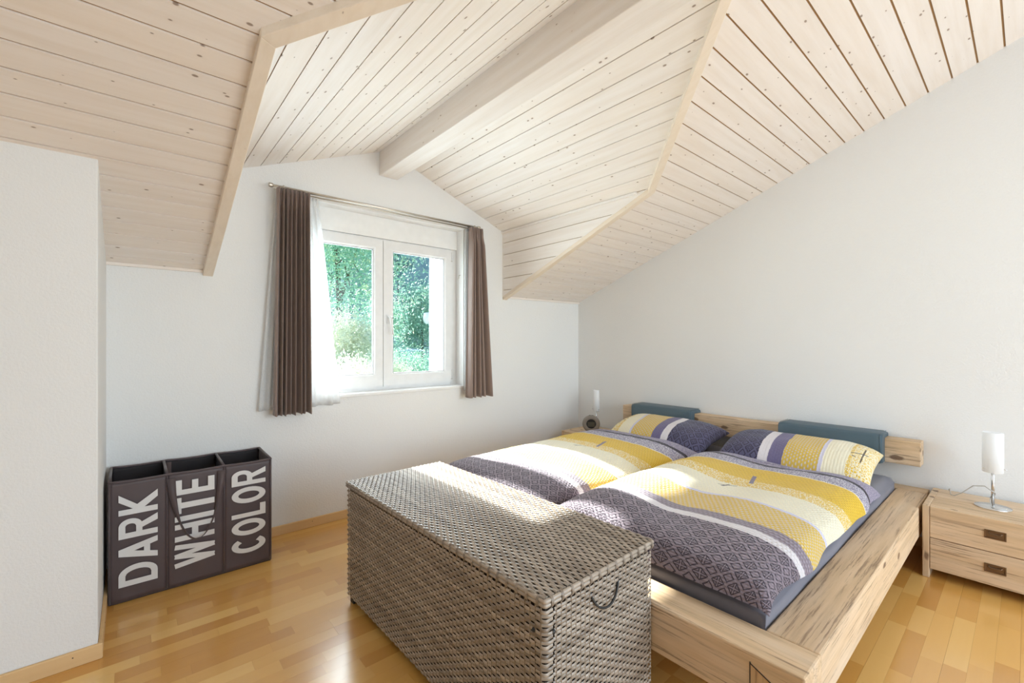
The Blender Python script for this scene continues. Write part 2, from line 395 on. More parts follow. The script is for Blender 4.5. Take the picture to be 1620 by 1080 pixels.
# ---- floor: maple strips, three to a board
floor = struct(MB().box(LX, RX, BY, WY, -0.12, -0.004).build('floor', M['floor_gap']))
cS, sS = math.cos(math.atan2(818, 702)), math.sin(math.atan2(818, 702))
def pix(x, y, z):
    r = x * sS - y * cS; fw = x * cS + y * sS
    if fw < 0.15: return None
    return 810 + 702 * r / fw, 541 - 702 * (z - 1.25) / fw
rnd = random.Random(5)
strips = []
SW = 0.0655; y = WY - 0.004; row = 0
while y > BY:
    x = LX - rnd.random() * 0.4
    while x < RX:
        ln = rnd.choice((0.26, 0.33, 0.40, 0.47, 0.36)) * rnd.uniform(0.9, 1.1)
        a, b_ = max(x, LX), min(x + ln, RX)
        if b_ - a > 0.02: strips.append((a, b_, max(y - SW, BY), y, row))
        x += ln
    y -= SW; row += 1
def hidden(x, y):
    return (x < BX and y > BYF) or (0.86 < x < 1.30 and 0.87 < y < 2.1) or (1.45 < x < 3.3 and 0.72 < y < 2.5) or (1.2 < x and y > 2.2)
ranked = []
for st in strips:
    cx, cy = (st[0] + st[1]) / 2, (st[2] + st[3]) / 2
    P = [pix(a, b_, 0) for a, b_ in ((st[0], st[2]), (st[1], st[2]), (st[1], st[3]), (st[0], st[3]), (cx, cy))]
    ar = 0
    if all(P) and any(-20 < p[0] < 1640 and p[1] < 1090 for p in P) and not (hidden(cx, cy)):
        q = P[:4]; ar = abs(sum(q[i][0] * q[(i + 1) % 4][1] - q[(i + 1) % 4][0] * q[i][1] for i in range(4))) / 2
    ranked.append((ar, st))
ranked.sort(key=lambda t: -t[0])
rest = MB(); rest_tone = []
for k, (ar, st) in enumerate(ranked):
    g = 0.00015 if (st[4] % 3) else 0.0004
    a, b_, c, d = st[0] + 0.0001, st[1] - 0.0001, st[2] + 0.0001, st[3] - g
    if ar > 60 and k < 290:
        mb = MB(); hx, hy = (b_ - a) / 2, (d - c) / 2
        mb.box(-hx, hx, -hy, hy, -0.008, 0.0)
        o = mb.build('floor_strip', M['floor'], floor); o.location = ((a + b_) / 2, (c + d) / 2, 0)
    else:
        rest.box(a, b_, c, d, -0.008, 0.0); rest_tone += [rnd.random()] * 6
ro = rest.build('floor_strips', M['floor'], floor); ro['kind'] = 'stuff'
at_ = ro.data.attributes.new('tone', 'FLOAT', 'FACE'); at_.data.foreach_set('value', rest_tone)

# ---- walls
HX0, HX1, HZ0, HZ1 = 0.82, 2.17, 0.875, 2.215          # window recess
WT = 0.40
def wallpiece(poly, y0, y1, mb): mb.loft([(x, y0, z) for x, z in poly], [(x, y1, z) for x, z in poly])
mb = MB(); up = 0.03
wallpiece([(LX, 0), (HX0, 0), (HX0, zdorm(HX0) + up), (DL, ZE + up), (DL - 0.05, Z0 + up), (LX, Z0 + up)], WY, WY + WT, mb)
wallpiece([(HX1, 0), (RX, 0), (RX, Z0 + up), (DR + 0.05, Z0 + up), (DR, ZE + up), (HX1, zdorm(HX1) + up)], WY, WY + WT, mb)
wallpiece([(HX0, 0), (HX1, 0), (HX1, HZ0), (HX0, HZ0)], WY, WY + WT, mb)
wallpiece([(HX0, HZ1), (HX1, HZ1), (HX1, zdorm(HX1) + up), (XC, ZR + up), (HX0, zdorm(HX0) + up)], WY, WY + WT, mb)
struct(mb.build('wall_window', M['wall']))
mb = MB()
poly = [(WY + WT, 0), (BY, 0), (BY, zmain(BY) + up), (WY, Z0 + up), (WY + WT, Z0 + up)]
mb.loft([(RX, a, z) for a, z in poly], [(RX + 0.2, a, z) for a, z in poly]); struct(mb.build('wall_right', M['wall']))
mb = MB(); mb.loft([(LX - 0.2, a, z) for a, z in poly], [(LX, a, z) for a, z in poly]); struct(mb.build('wall_left', M['wall']))
mb = MB(); mb.loft([(LX, BYF, 0), (BX, BYF, 0), (BX, WY, 0), (LX, WY, 0)], [(LX, BYF, zmain(BYF) + .01), (BX, BYF, zmain(BYF) + .01), (BX, WY, Z0 + .01), (LX, WY, Z0 + .01)])
struct(mb.build('wall_boxing', M['wall'], bevel=0.004))
mb = MB(); zt = zmain(BY) + up                          # unseen rear wall; wide open gap added for the fill lamp
mb.box(LX, 0.55, BY - 0.2, BY, 0, zt); mb.box(3.45, RX, BY - 0.2, BY, 0, zt); mb.box(0.55, 3.45, BY - 0.2, BY, 2.55, zt); mb.box(0.55, 3.45, BY - 0.2, BY, 0, 0.1)
struct(mb.build('wall_rear', M['wall']))

# ---- baseboards
def baseboard(name, x0, x1, y0, y1, dots, face):
    root = struct(MB().box(x0, x1, y0, y1, 0.0, 0.061).build(name, M['bw_x'], bevel=0.004))
    for (a, b_) in dots:
        s = MB()
        if face == 'y': s.lathe([(0.0, -0.0008), (0.0022, -0.0008), (0.0026, 0.001)], 10, (a, y0, 0.04), 'y')
        else: s.lathe([(0.0, 0.0008), (0.0022, 0.0008), (0.0026, -0.001)], 10, (x1, b_, 0.04), 'x')
        s.build('screw_head', M['black'], root, True)
    return root
baseboard('baseboard_window', BX + 0.015, RX - 0.013, WY - 0.014, WY, [(0.93, 0), (0.3, 0), (1.9, 0)], 'y')
baseboard('baseboard_boxing', LX, BX + 0.015, BYF - 0.014, BYF, [(-0.17, 0), (-0.9, 0)], 'y')
baseboard('baseboard_boxing_side', BX, BX + 0.014, BYF, WY - 0.014, [(0, 2.6)], 'x')
baseboard('baseboard_right', RX - 0.013, RX, BY, WY - 0.014, [], 'x')

# ---- ceiling: backing panels, then each tongue-and-groove board
PT = 0.006
def slab(poly, zf, t0, t1, mb): mb.loft([(x, y, zf(x, y) + t0) for x, y in poly], [(x, y, zf(x, y) + t1) for x, y in poly])
mb = MB(); zm = lambda x, y: zmain(y); zd = lambda x, y: ZE + SL * (x - DL); zd2 = lambda x, y: ZE + SL * (DR - x)
slab([(LX - .2, BY - .2), (RX + .2, BY - .2), (RX + .2, YC), (LX - .2, YC)], zm, PT, 0.07, mb)
slab([(LX - .2, YC), (XC - .02, YC), (DL - .02, DY), (DL - .02, WY + .0), (LX - .2, WY)], zm, PT, 0.07, mb)
slab([(RX + .2, YC), (RX + .2, WY), (DR + .02, WY), (DR + .02, DY), (XC + .02, YC)], zm, PT, 0.07, mb)
slab([(XC, YC), (XC, WY + WT), (DL, WY + WT), (DL, DY)], zd, PT, 0.07, mb)
slab([(XC, YC), (DR, DY), (DR, WY + WT), (XC, WY + WT)], zd2, PT, 0.07, mb)
ch = [(DY, ZE), (WY, Z0), (WY, ZE)]
mb.loft([(DR + PT, a, z + .0) for a, z in ch], [(DR + 0.05, a, z + .0) for a, z in ch])
mb.loft([(DL - 0.05, a, z) for a, z in ch], [(DL - PT, a, z) for a, z in ch])
mb.box(DR + .001, DR + .06, DY + .03, WY, ZE, ZE + .08); mb.box(DL - .06, DL - .001, DY + .03, WY, ZE, ZE + .08)
ceil = struct(mb.build('ceiling', M['groove']))
GAP = 0.0085
def plank(poly, zf, mat, name='ceiling_plank'):
    b2 = MB(); slab(poly, zf, 0.0, PT + 0.003, b2); return b2.build(name, mat, ceil)
pitch = 0.1033
def xl_right(y): return DR if y >= DY else DR - (DY - y)
def xr_left(y): return DL if y >= DY else DL + (DY - y)
for side, y in ((1, 0.083 - pitch * 26), (-1, 3.100 - pitch * 56)):
    while y < WY:                                        # boards right and left of the dormer, and the rows nearer the camera
        a, b_ = max(y + GAP, BY), min(y + pitch, WY)
        xe = (lambda q: XC if q <= YC else xl_right(q)) if side > 0 else (lambda q: XC if q <= YC else xr_left(q))
        xo = RX if side > 0 else LX
        if b_ - a > 0.01:
            pl = [(xo, a), (xe(a), a)] + [(xe(q), q) for q in (YC, DY) if a < q < b_] + [(xe(b_), b_), (xo, b_)]
            plank(pl if side < 0 else pl[::-1], zm, M['plank_x'])
        y += pitch
dp = 0.1060
x = DR
while x > XC + 0.02:
    a, b_ = max(x - dp, XC), x - GAP * 0.58
    yv = lambda q: DY - (DR - q)
    plank([(a, yv(a)), (b_, yv(b_)), (b_, WY), (a, WY)], zd2, M['plank_y']); x -= dp
x = DL - 0.07
while x < XC - 0.02:
    a, b_ = max(x + GAP * 0.58, DL), min(x + dp, XC)
    yv = lambda q: DY - (q - DL)
    if b_ - a > 0.01: plank([(a, yv(a)), (b_, yv(b_)), (b_, WY), (a, WY)], zd, M['plank_y'])
    x += dp
z = ZE; k = 0
while z > Z0 + 0.01:                                     # boards of the right dormer cheek
    zt_, zb_ = z, max(z - 0.108 + GAP * 0.58, Z0)
    ya = lambda q: WY - (q - Z0) / SL
    p = [(ya(zt_), zt_), (WY, zt_), (WY, zb_), (ya(zb_), zb_)]
    b2 = MB(); b2.loft([(DR - .002, a, q) for a, q in p], [(DR + PT, a, q) for a, q in p]); b2.build('cheek_plank', M['plank_cheek'], ceil)
    b2 = MB(); b2.loft([(DL - PT, a, q) for a, q in p], [(DL + .002, a, q) for a, q in p]); b2.build('cheek_plank', M['plank_cheek'], ceil)
    z -= 0.108
# trims along the dormer edges
def sweep(pts, mb_, w, side, d0, d1):
    """flat strip under the main roof along a plan polyline, w wide towards side (+1 = +x)"""
    off = []
    for i, (px_, py_) in enumerate(pts):
        off.append((px_ + side * w, py_) if i < 1 else None)
    return off
def edge_trim(name, pts, inner):
    mb_ = MB()
    for i in range(len(pts) - 1):
        a, b_ = pts[i], pts[i + 1]; ia, ib = inner[i], inner[i + 1]
        lo = [(p[0], p[1], zmain(p[1]) - 0.030) for p in (a, b_, ib, ia)]
        hi = [(p[0], p[1], zmain(p[1]) + 0.004) for p in (a, b_, ib, ia)]
        mb_.loft(lo, hi)
    return struct(mb_.build(name, M['trim'], bevel=0.003))
w = 0.050; dg = w * math.tan(PI / 8)
edge_trim('trim_1', [(DR, WY), (DR, DY), (XC, YC)], [(DR + w, WY), (DR + w, DY - dg), (XC + w * 0.7, YC - w * 0.7)])
edge_trim('trim_2', [(DL, WY), (DL, DY), (XC, YC)], [(DL - w, WY), (DL - w, DY - dg), (XC - w * 0.7, YC - w * 0.7)])
mb = MB(); mb.loft([(DR, DY + 0.08, ZE), (DR - 0.016, DY + 0.08, ZE), (DR - 0.016, DY + 0.08, ZE - 0.016), (DR, DY + .08, ZE - 0.016)],
                   [(DR, WY, ZE), (DR - 0.016, WY, ZE), (DR - 0.016, WY, ZE - 0.016), (DR, WY, ZE - 0.016)])
struct(mb.build('trim_3', M['plank_y']))
struct(MB().box(DR, DR + 0.0001 + 0.012, WY - 0.012, WY, Z0 + .01, ZE).build('trim_4', M['plank_y']))
struct(MB().box(BX, DL - w, WY - 0.014, WY, Z0 - 0.012, Z0 + 0.004).build('trim_5', M['plank_x']))
struct(MB().box(DR + w, RX, WY - 0.014, WY, Z0 - 0.012, Z0 + 0.004).build('trim_6', M['plank_x']))
# ridge beam
bm_ = struct(MB().box(1.412, 1.556, BY, WY, 2.497, 2.72).build('ceiling_beam', M['beam'], bevel=0.004))

# ------------------------------------------------------------------ window
FY = 3.275                                             # room-side face of the sashes
win = bpy.data.objects.new('window_1', None); C.objects.link(win); struct(win); win.location = (1.495, FY, HZ0)
wo = (1.495, FY, HZ0)
mb = MB()
mb.box(HX0, HX0 + 0.06, FY + 0.012, FY + 0.085, HZ0, 2.055); mb.box(HX1 - 0.06, HX1, FY + 0.012, FY + 0.085, HZ0, 2.055)
mb.box(HX0 + .06, HX1 - .06, FY + 0.012, FY + 0.085, HZ0, HZ0 + 0.06); mb.box(HX0 + .06, HX1 - .06, FY + 0.012, FY + 0.085, 2.0, 2.055)
mb.build('window_frame', M['white_pvc'], win, off=wo, bevel=0.003)
MB().box(HX0, HX1, FY - 0.004, FY + 0.2, 2.055, HZ1).build('shutter_box', M['white_paint'], win, off=wo)
MB().box(HX0, HX1, WY - 0.012, FY + 0.012, HZ0 - 0.018, HZ0 + 0.004).build('window_sill', M['white_paint'], win, off=wo, bevel=0.004)
MID = 1.489
M['gasket'] = plain('grey_gasket', (0.30, 0.31, 0.32), 0.6)
MB().box(MID - 0.012, MID + 0.012, FY + 0.018, FY + 0.06, 0.92, 2.03).build('gap_backing', M['gasket'], win, off=wo)  # grey strip added behind the sash gap to block light and darken it
def sash(x0, x1, g0, g1, gz0=0.992, gz1=1.977, z0=0.905, z1=2.044):
    m_ = MB()
    for a0, a1, c0, c1 in ((x0, g0, z0, z1), (g1, x1, z0, z1), (g0, g1, z0, gz0), (g0, g1, gz1, z1)):
        m_.box(a0, a1, FY, FY + 0.06, c0, c1)
    o = m_.build('sash', M['white_pvc'], win, off=wo)
    bd = MB(); t = 0.012                                # sloping glazing bead
    for fr, to in (((g0, gz0), (g1, gz0)), ((g1, gz0), (g1, gz1)), ((g1, gz1), (g0, gz1)), ((g0, gz1), (g0, gz0))):
        cx, cz = (g0 + g1) / 2, (gz0 + gz1) / 2
        sh = lambda p: (p[0] + t * (1 if p[0] < cx else -1), p[1] + t * (1 if p[1] < cz else -1))
        a, b_ = fr, to; c, d = sh(to), sh(fr)
        bd.loft([(a[0], FY + 0.002, a[1]), (b_[0], FY + 0.002, b_[1]), (c[0], FY + 0.014, c[1]), (d[0], FY + 0.014, d[1])],
                [(a[0], FY + 0.03, a[1]), (b_[0], FY + 0.03, b_[1]), (c[0], FY + 0.03, c[1]), (d[0], FY + 0.03, d[1])])
    bd.build('glazing_bead', M['white_pvc'], o)
    o.children[0].data.transform(Matrix.Translation((-wo[0], -wo[1], -wo[2])))
    gk = MB(); gy0, gy1 = FY + 0.0135, FY + 0.031; q0, q1, r0, r1 = g0 + t, g1 - t, gz0 + t, gz1 - t; e_ = 0.0035
    gk.box(q0, q0 + e_, gy0, gy1, r0, r1); gk.box(q1 - e_, q1, gy0, gy1, r0, r1); gk.box(q0 + e_, q1 - e_, gy0, gy1, r0, r0 + e_); gk.box(q0 + e_, q1 - e_, gy0, gy1, r1 - e_, r1)
    gk.build('gasket', M['gasket'], o, off=wo)
    p = MB().box(g0 + 0.001, g1 - 0.001, FY + 0.024, FY + 0.028, gz0 + 0.001, gz1 - 0.001)
    p.build('pane', M['glass'], o, off=wo)
    return o
sash(0.87, MID - 0.0022, 0.945, 1.425)
s2 = sash(MID + 0.0022, 2.118, 1.565, 2.058)
h = MB(); h.box(1.515, 1.541, FY - 0.008, FY, 1.395, 1.465); h.build('handle_plate', M['white_pvc'], s2, off=wo, bevel=0.003)
h = MB(); h.tube([(1.528, FY - 0.004, 1.445), (1.528, FY - 0.042, 1.445), (1.530, FY - 0.05, 1.435), (1.545, FY - 0.05, 1.31)], [0.009, 0.009, 0.011, 0.009], 10)
h.build('handle', M['white_pvc'], s2, True, off=wo)
h = MB(); h.lathe([(0, 0), (0.004, 0), (0.004, 0.004)], 12, (1.541, FY - 0.062, 1.437), 'y'); h.build('lock_cylinder', M['black'], s2, True, off=wo)
for zz in (0.935, 1.955):
    h = MB(); h.tube([(2.121, FY - 0.002, zz), (2.121, FY - 0.002, zz + 0.075)], 0.0055, 8); h.build('hinge', M['white_pvc'], s2, True, off=wo)
    h = MB(); h.box(2.112, 2.123, FY - 0.007, FY, zz - 0.006, zz); h.build('hinge_pin', M['steel'], s2, off=wo)
# outer reveal and sill
mb = MB(); mb.box(2.085, 2.17, FY + 0.085, WY + WT + 0.03, HZ0, 2.055); mb.box(0.82, 0.90, FY + .085, WY + WT + 0.03, HZ0, 2.055)
mb.box(0.82, 2.17, FY + .085, WY + WT + .06, HZ0, 0.915)
mb.build('outer_reveal', M['white_paint'], win, off=wo)
hk = MB(); hk.tube([(HX1 - 0.001, WY + 0.05, 1.83), (HX1 - 0.014, WY + 0.05, 1.83), (HX1 - 0.016, WY + .05, 1.80)], 0.003, 8)
tag(hk.build('curtain_hook', M['steel'], None, True), 'small metal hook on the right reveal of the window', 'hook')

# ------------------------------------------------------------------ curtains and rod
RY = 3.085; RZ = 2.232
rod = thing('curtain_rod', 'slim brushed steel curtain rod above the window', 'curtain rod', (1.47, RY, RZ)); ro_ = (1.47, RY, RZ)
MB().tube([(0.672, RY, RZ), (2.272, RY, RZ)], 0.0085, 12).build('rod', M['steel'], rod, True, off=ro_)
MB().tube([(0.69, RY + 0.052, RZ - 0.004), (2.26, RY + 0.052, RZ - 0.004)], 0.005, 8).build('rear_rail', M['steel'], rod, True, off=ro_)
for xx in (0.662, 2.272):
    MB().lathe([(0, 0), (0.013, 0.0), (0.014, 0.004), (0.014, 0.022), (0.011, 0.026), (0, 0.026)], 16, (xx - 0.013, RY, RZ), 'x').build('end_cap', M['steel'], rod, True, off=ro_)
for xx in (0.735, 2.225):
    b_ = MB(); b_.tube([(xx, WY, RZ + 0.004), (xx, RY + 0.01, RZ + 0.004)], 0.006, 10); b_.lathe([(0, 0), (0.018, 0), (0.018, -0.005)], 16, (xx, WY, RZ + .004), 'y')
    b_.tube([(xx - .004, RY, RZ + .002), (xx + .004, RY, RZ + .002)], 0.012, 14)
    b_.build('bracket', M['steel'], rod, True, off=ro_)
def drape(x0t, x1t, x0b, x1b, yc, zt_, zb_, folds, amp, seed, nu=None):
    r_ = random.Random(seed); ph = [r_.uniform(0, 6.28) for _ in range(4)]
    nu = nu or folds * 14; m_ = MB()
    def fn(i, j):
        zz = zt_ + (zb_ - zt_) * j
        s_ = min(1.0, j / 0.12); fl = s_ * s_ * (3 - 2 * s_)
        ii = i + 0.012 * math.sin(i * 23 + ph[0]) + 0.010 * math.sin(i * 11 + ph[1])
        x_ = (x0t + (x1t - x0t) * i) * (1 - j) + (x0b + (x1b - x0b) * i) * j
        w_ = math.sin(ii * folds * 2 * PI + ph[2] + 0.5 * j * math.sin(i * 7 + ph[3]))
        w_ = math.copysign(abs(w_) ** 0.65, w_)
        y_ = yc + amp * (0.35 + 0.65 * fl) * w_ * (0.8 + 0.3 * math.sin(i * 17 + ph[3]))
        y_ += (1 - fl) * amp * 0.35 * math.sin(ii * folds * 4 * PI)
        x_ += 0.004 * math.cos(ii * folds * 2 * PI) * fl
        if j > 0.995: zz += 0.004 * math.sin(i * 30 + ph[0])
        return (x_, y_, zz)
    m_.grid(fn, nu, 40)
    return m_
def curtain(name, mb_, mat, label, cat, loc, thick, group=None):
    o = mb_.build(name, mat, None, True, off=loc); o.location = loc
    md = o.modifiers.new('thickness', 'SOLIDIFY'); md.thickness = thick; md.offset = 0
    return tag(o, label, cat, group)
curtain('curtain', drape(0.693, 0.893, 0.670, 0.905, RY - 0.020, RZ - 0.012, 0.788, 8, 0.042, 3), M['curtain'], 'wide gathered brown curtain left of the window', 'curtain', (0.8, RY, 0.788), 0.002)
curtain('curtain', drape(2.165, 2.288, 2.125, 2.385, RY - 0.020, RZ - 0.012, 0.785, 5, 0.042, 8), M['curtain'], 'narrow gathered brown curtain right of the window', 'curtain', (2.25, RY, 0.785), 0.002)
curtain('sheer_curtain', drape(0.70, 0.962, 0.60, 1.105, RY + 0.052, RZ - 0.014, 0.818, 9, 0.010, 5), M['sheer'], 'white see-through voile behind the left brown curtain', 'sheer curtain', (0.85, RY + .045, 0.818), 0.0006)
curtain('sheer_curtain', drape(2.160, 2.250, 2.155, 2.25, RY + 0.052, RZ - 0.014, 0.84, 5, 0.009, 6), M['sheer'], 'thin white voile strip behind the right brown curtain', 'sheer curtain', (2.2, RY + .045, 0.84), 0.0006)

# ------------------------------------------------------------------ bed
B0 = (1.35, 1.465, 0.0)
bed = thing('bed', 'low rustic solid wood double bed with chunky beams', 'bed', B0)
FT, FB = 0.358, 0.196; Y0, Y1 = 0.387, 2.543; X0 = 1.352; IN = 0.145
MB().box(X0, X0 + 0.142, Y0 - 0.002, Y1 + 0.002, FB, FT).build('foot_rail', M['rw_y'], bed, off=B0, bevel=0.006)
MB().box(X0 + 0.1425, 3.56, Y0, Y0 + IN, FB, FT).build('side_rail', M['rw_x'], bed, off=B0, bevel=0.006)
MB().box(X0 + 0.1425, 3.56, Y1 - IN, Y1, FB, FT).build('side_rail', M['rw_x'], bed, off=B0, bevel=0.006)
MB().box(3.5605, RX - 0.004, Y0 + 0.004, Y1 - 0.004, FB, FT + 0.003).build('head_rail', M['rw_y'], bed, off=B0, bevel=0.005)
w_ = MB(); w_.loft([(X0 - 0.0012, 0.522, 0.326), (X0 - 0.0012, 0.522, 0.212), (X0 - 0.0012, 0.405, 0.268)], [(X0 + 0.02, 0.522, 0.326), (X0 + 0.02, 0.522, 0.212), (X0 + 0.02, 0.405, 0.268)])
w_.build('wedge', M['rw_end'], bed, off=B0)
w_ = MB(); w_.loft([(X0 - 0.0018, 0.5245, 0.331), (X0 - 0.0018, 0.5245, 0.205), (X0 - 0.0018, 0.5215, 0.205), (X0 - 0.0018, 0.5215, 0.331)], [(X0 + .01, 0.5245, 0.331), (X0 + .01, 0.5245, 0.205), (X0 + .01, 0.5215, 0.205), (X0 + .01, 0.5215, 0.331)])
w_.loft([(X0 - 0.0018, 0.523, 0.3285), (X0 - 0.0018, 0.404, 0.2705), (X0 - 0.0018, 0.404, 0.2675), (X0 - 0.0018, 0.523, 0.3255)], [(X0 + .01, 0.523, 0.3285), (X0 + .01, 0.404, 0.2705), (X0 + .01, 0.404, 0.2675), (X0 + .01, 0.523, 0.3255)])
w_.build('wedge_joint', M['rattan_core'], bed, off=B0)
for lx in (1.62, 3.35):
    for ly in (0.60, 2.22):
        MB().box(lx, lx + 0.12, ly, ly + 0.12, 0, FB).build('leg', M['rw_z'], bed, off=B0, bevel=0.004)
MB().box(X0 + 0.143, 3.56, Y0 + IN, Y1 - IN, 0.215, 0.245).build('slat_base', M['rw_y'], bed, off=B0)
MB().box(3.545, 3.652, 0.417, 2.513, 0.509, 0.655).build('headboard_beam', M['rw_y'], bed, off=B0, bevel=0.005)
for ly in (0.95, 1.90):
    MB().box(3.57, 3.65, ly, ly + 0.1, FT, 0.509).build('headboard_post', M['rw_z'], bed, off=B0, bevel=0.003)

def pad(y0, y1, label):
    loc = (3.56, (y0 + y1) / 2, 0.509)
    prof = [(3.470, 0.505), (3.541, 0.505), (3.541, 0.658), (3.656, 0.658), (3.656, 0.668), (3.650, 0.682), (3.640, 0.688), (3.490, 0.688), (3.476, 0.683), (3.470, 0.670)]
    m_ = MB(); n = 26
    for i in range(n + 1):
        t = i / n; yy = y0 + (y1 - y0) * t
        e = min(t, 1 - t) * (y1 - y0); q = math.sqrt(max(0, 1 - max(0, 1 - e / 0.010) ** 2)); k_ = 0.008 * (1 - q)
        for a, z_ in prof:
            aa = a + k_ * (1 if a < 3.5 else -1 if a > 3.6 else 0); zz = z_ - (k_ if z_ > 0.66 else 0) + (k_ if z_ < 0.51 else 0)
            m_.v.append((aa, yy, zz))
    k_ = len(prof)
    for i in range(n):
        for j in range(k_): m_.f.append((i * k_ + j, i * k_ + (j + 1) % k_, (i + 1) * k_ + (j + 1) % k_, (i + 1) * k_ + j))
    m_.f += [tuple(range(k_)), tuple(range(n * k_, (n + 1) * k_))[::-1]]
    o = m_.build('headboard_cushion', M['teal'], None, True, off=loc); o.location = loc
    o.data.set_sharp_from_angle(angle=math.radians(50))
    tag(o, label, 'cushion', 'upholstered headboard cushions')
    for yy in (y0 + 0.010, y1 - 0.010):
        se = MB(); se.tube([(3.4695, yy, 0.510), (3.4695, yy, 0.672), (3.478, yy, 0.6845), (3.49, yy, 0.6885), (3.64, yy, 0.6885)], 0.0014, 6)
        se.build('piping', M['teal'], o, True, off=loc)
pad(0.582, 1.158, 'teal headboard cushion nearest the bedside lamp on the right')
pad(1.805, 2.372, 'teal headboard cushion at the far end above the clock side')

# mattress under a fitted grey sheet
ML = (2.5, 1.465, 0.245)
def softbox(x0, x1, y0, y1, z0, z1, r, seed, amp=0.004, nx=70, ny=60):
    m_ = MB(); px_ = (x0 + x1) / 2; py_ = (y0 + y1) / 2
    def fn(i, j):
        # j goes round from bottom centre of the side over the top; built as top sheet with skirts
        a = i * 2 - 1; b2 = j * 2 - 1
        return (a, b2)
    per = 10
    def remap(t, lo, hi, drop):
        # t in 0..1 covers skirt, edge, top, edge, skirt -> position and drop
        L_ = hi - lo; tot = L_ + 2 * drop; d = t * tot
        if d < drop: return lo, drop - d
        if d > drop + L_: return hi, d - drop - L_
        return lo + d - drop, 0.0
    drop = z1 - z0
    def f2(i, j):
        x_, dx = remap(i, x0, x1, drop); y_, dy = remap(j, y0, y1, drop)
        z_ = z1 - max(dx, dy)
        # rounded shoulder
        e = min(x_ - x0, x1 - x_, y_ - y0, y1 - y_)
        if dx == 0 and dy == 0 and e < r: z_ -= r - math.sqrt(max(0, r * r - (r - e) ** 2))
        elif max(dx, dy) > 0: z_ = min(z_, z1 - r) if max(dx, dy) > 0 else z_
        n_ = mnoise.noise(Vector((x_ * 5, y_ * 5, z_ * 14 + seed)))
        n2 = mnoise.noise(Vector((x_ * 2.3 - y_ * 4, z_ * 30, seed + y_ * 3)))
        k_ = amp * (n_ + n2)
        if dx > 0: x_ += k_ * (1 if x_ > px_ else -1) * 1.0
        if dy > 0: y_ += k_ * (1 if y_ > py_ else -1) * 1.0
        return (x_, y_, z_)
    m_.grid(f2, nx, ny); return m_
mt = softbox(1.505, 3.535, Y0 + IN + 0.006, Y1 - IN - 0.006, 0.246, 0.432, 0.035, 4.0, 0.004, 110, 100)
o = mt.build('mattress', M['sheet'], None, True, off=ML); o.location = ML
tag(o, 'mattress in a grey fitted sheet on the bed frame', 'mattress')

# duvets and pillows
DUV = [(0.0, MAUVE, 1, DARK), (0.265, PALE, 0, PALE), (0.312, MAUVE, 2, (0.33, 0.29, 0.34)), (0.375, YELG, 2, GREYL), (0.60, LAV, 0, LAV), (0.62, CREAM, 2, (0.74, 0.70, 0.58)),
       (0.84, CREAM, 3, YEL), (0.955, YEL, 2, (0.58, 0.36, 0.02)), (1.175, CREAM, 0, CREAM), (1.185, WHITEP, 3, (0.20, 0.17, 0.26)), (1.335, DARK, 0, DARK), (1.368, GREYP, 3, (0.22, 0.19, 0.28)), (1.9, GREYP, 3, (0.2, 0.17, 0.26))]
M['duvet'] = fabric('printed_seersucker', 2.0, DUV, marks=((0.90, 1.05, 0.40, 0.25, 0.010, PURP), (0.92, 1.10, 0.90, 0.3, 0.009, PURP), (0.80, 0.835, 0.52, -2.2, 0.006, DARK), (0.79, 0.83, 0.50, -0.6, 0.006, DARK)))
def set_uv(o, fn):
    me = o.data; uvl = me.uv_layers.new(name='UVMap')
    for lp in me.loops:
        uvl.data[lp.index].uv = fn(me.vertices[lp.vertex_index].co, lp.vertex_index)
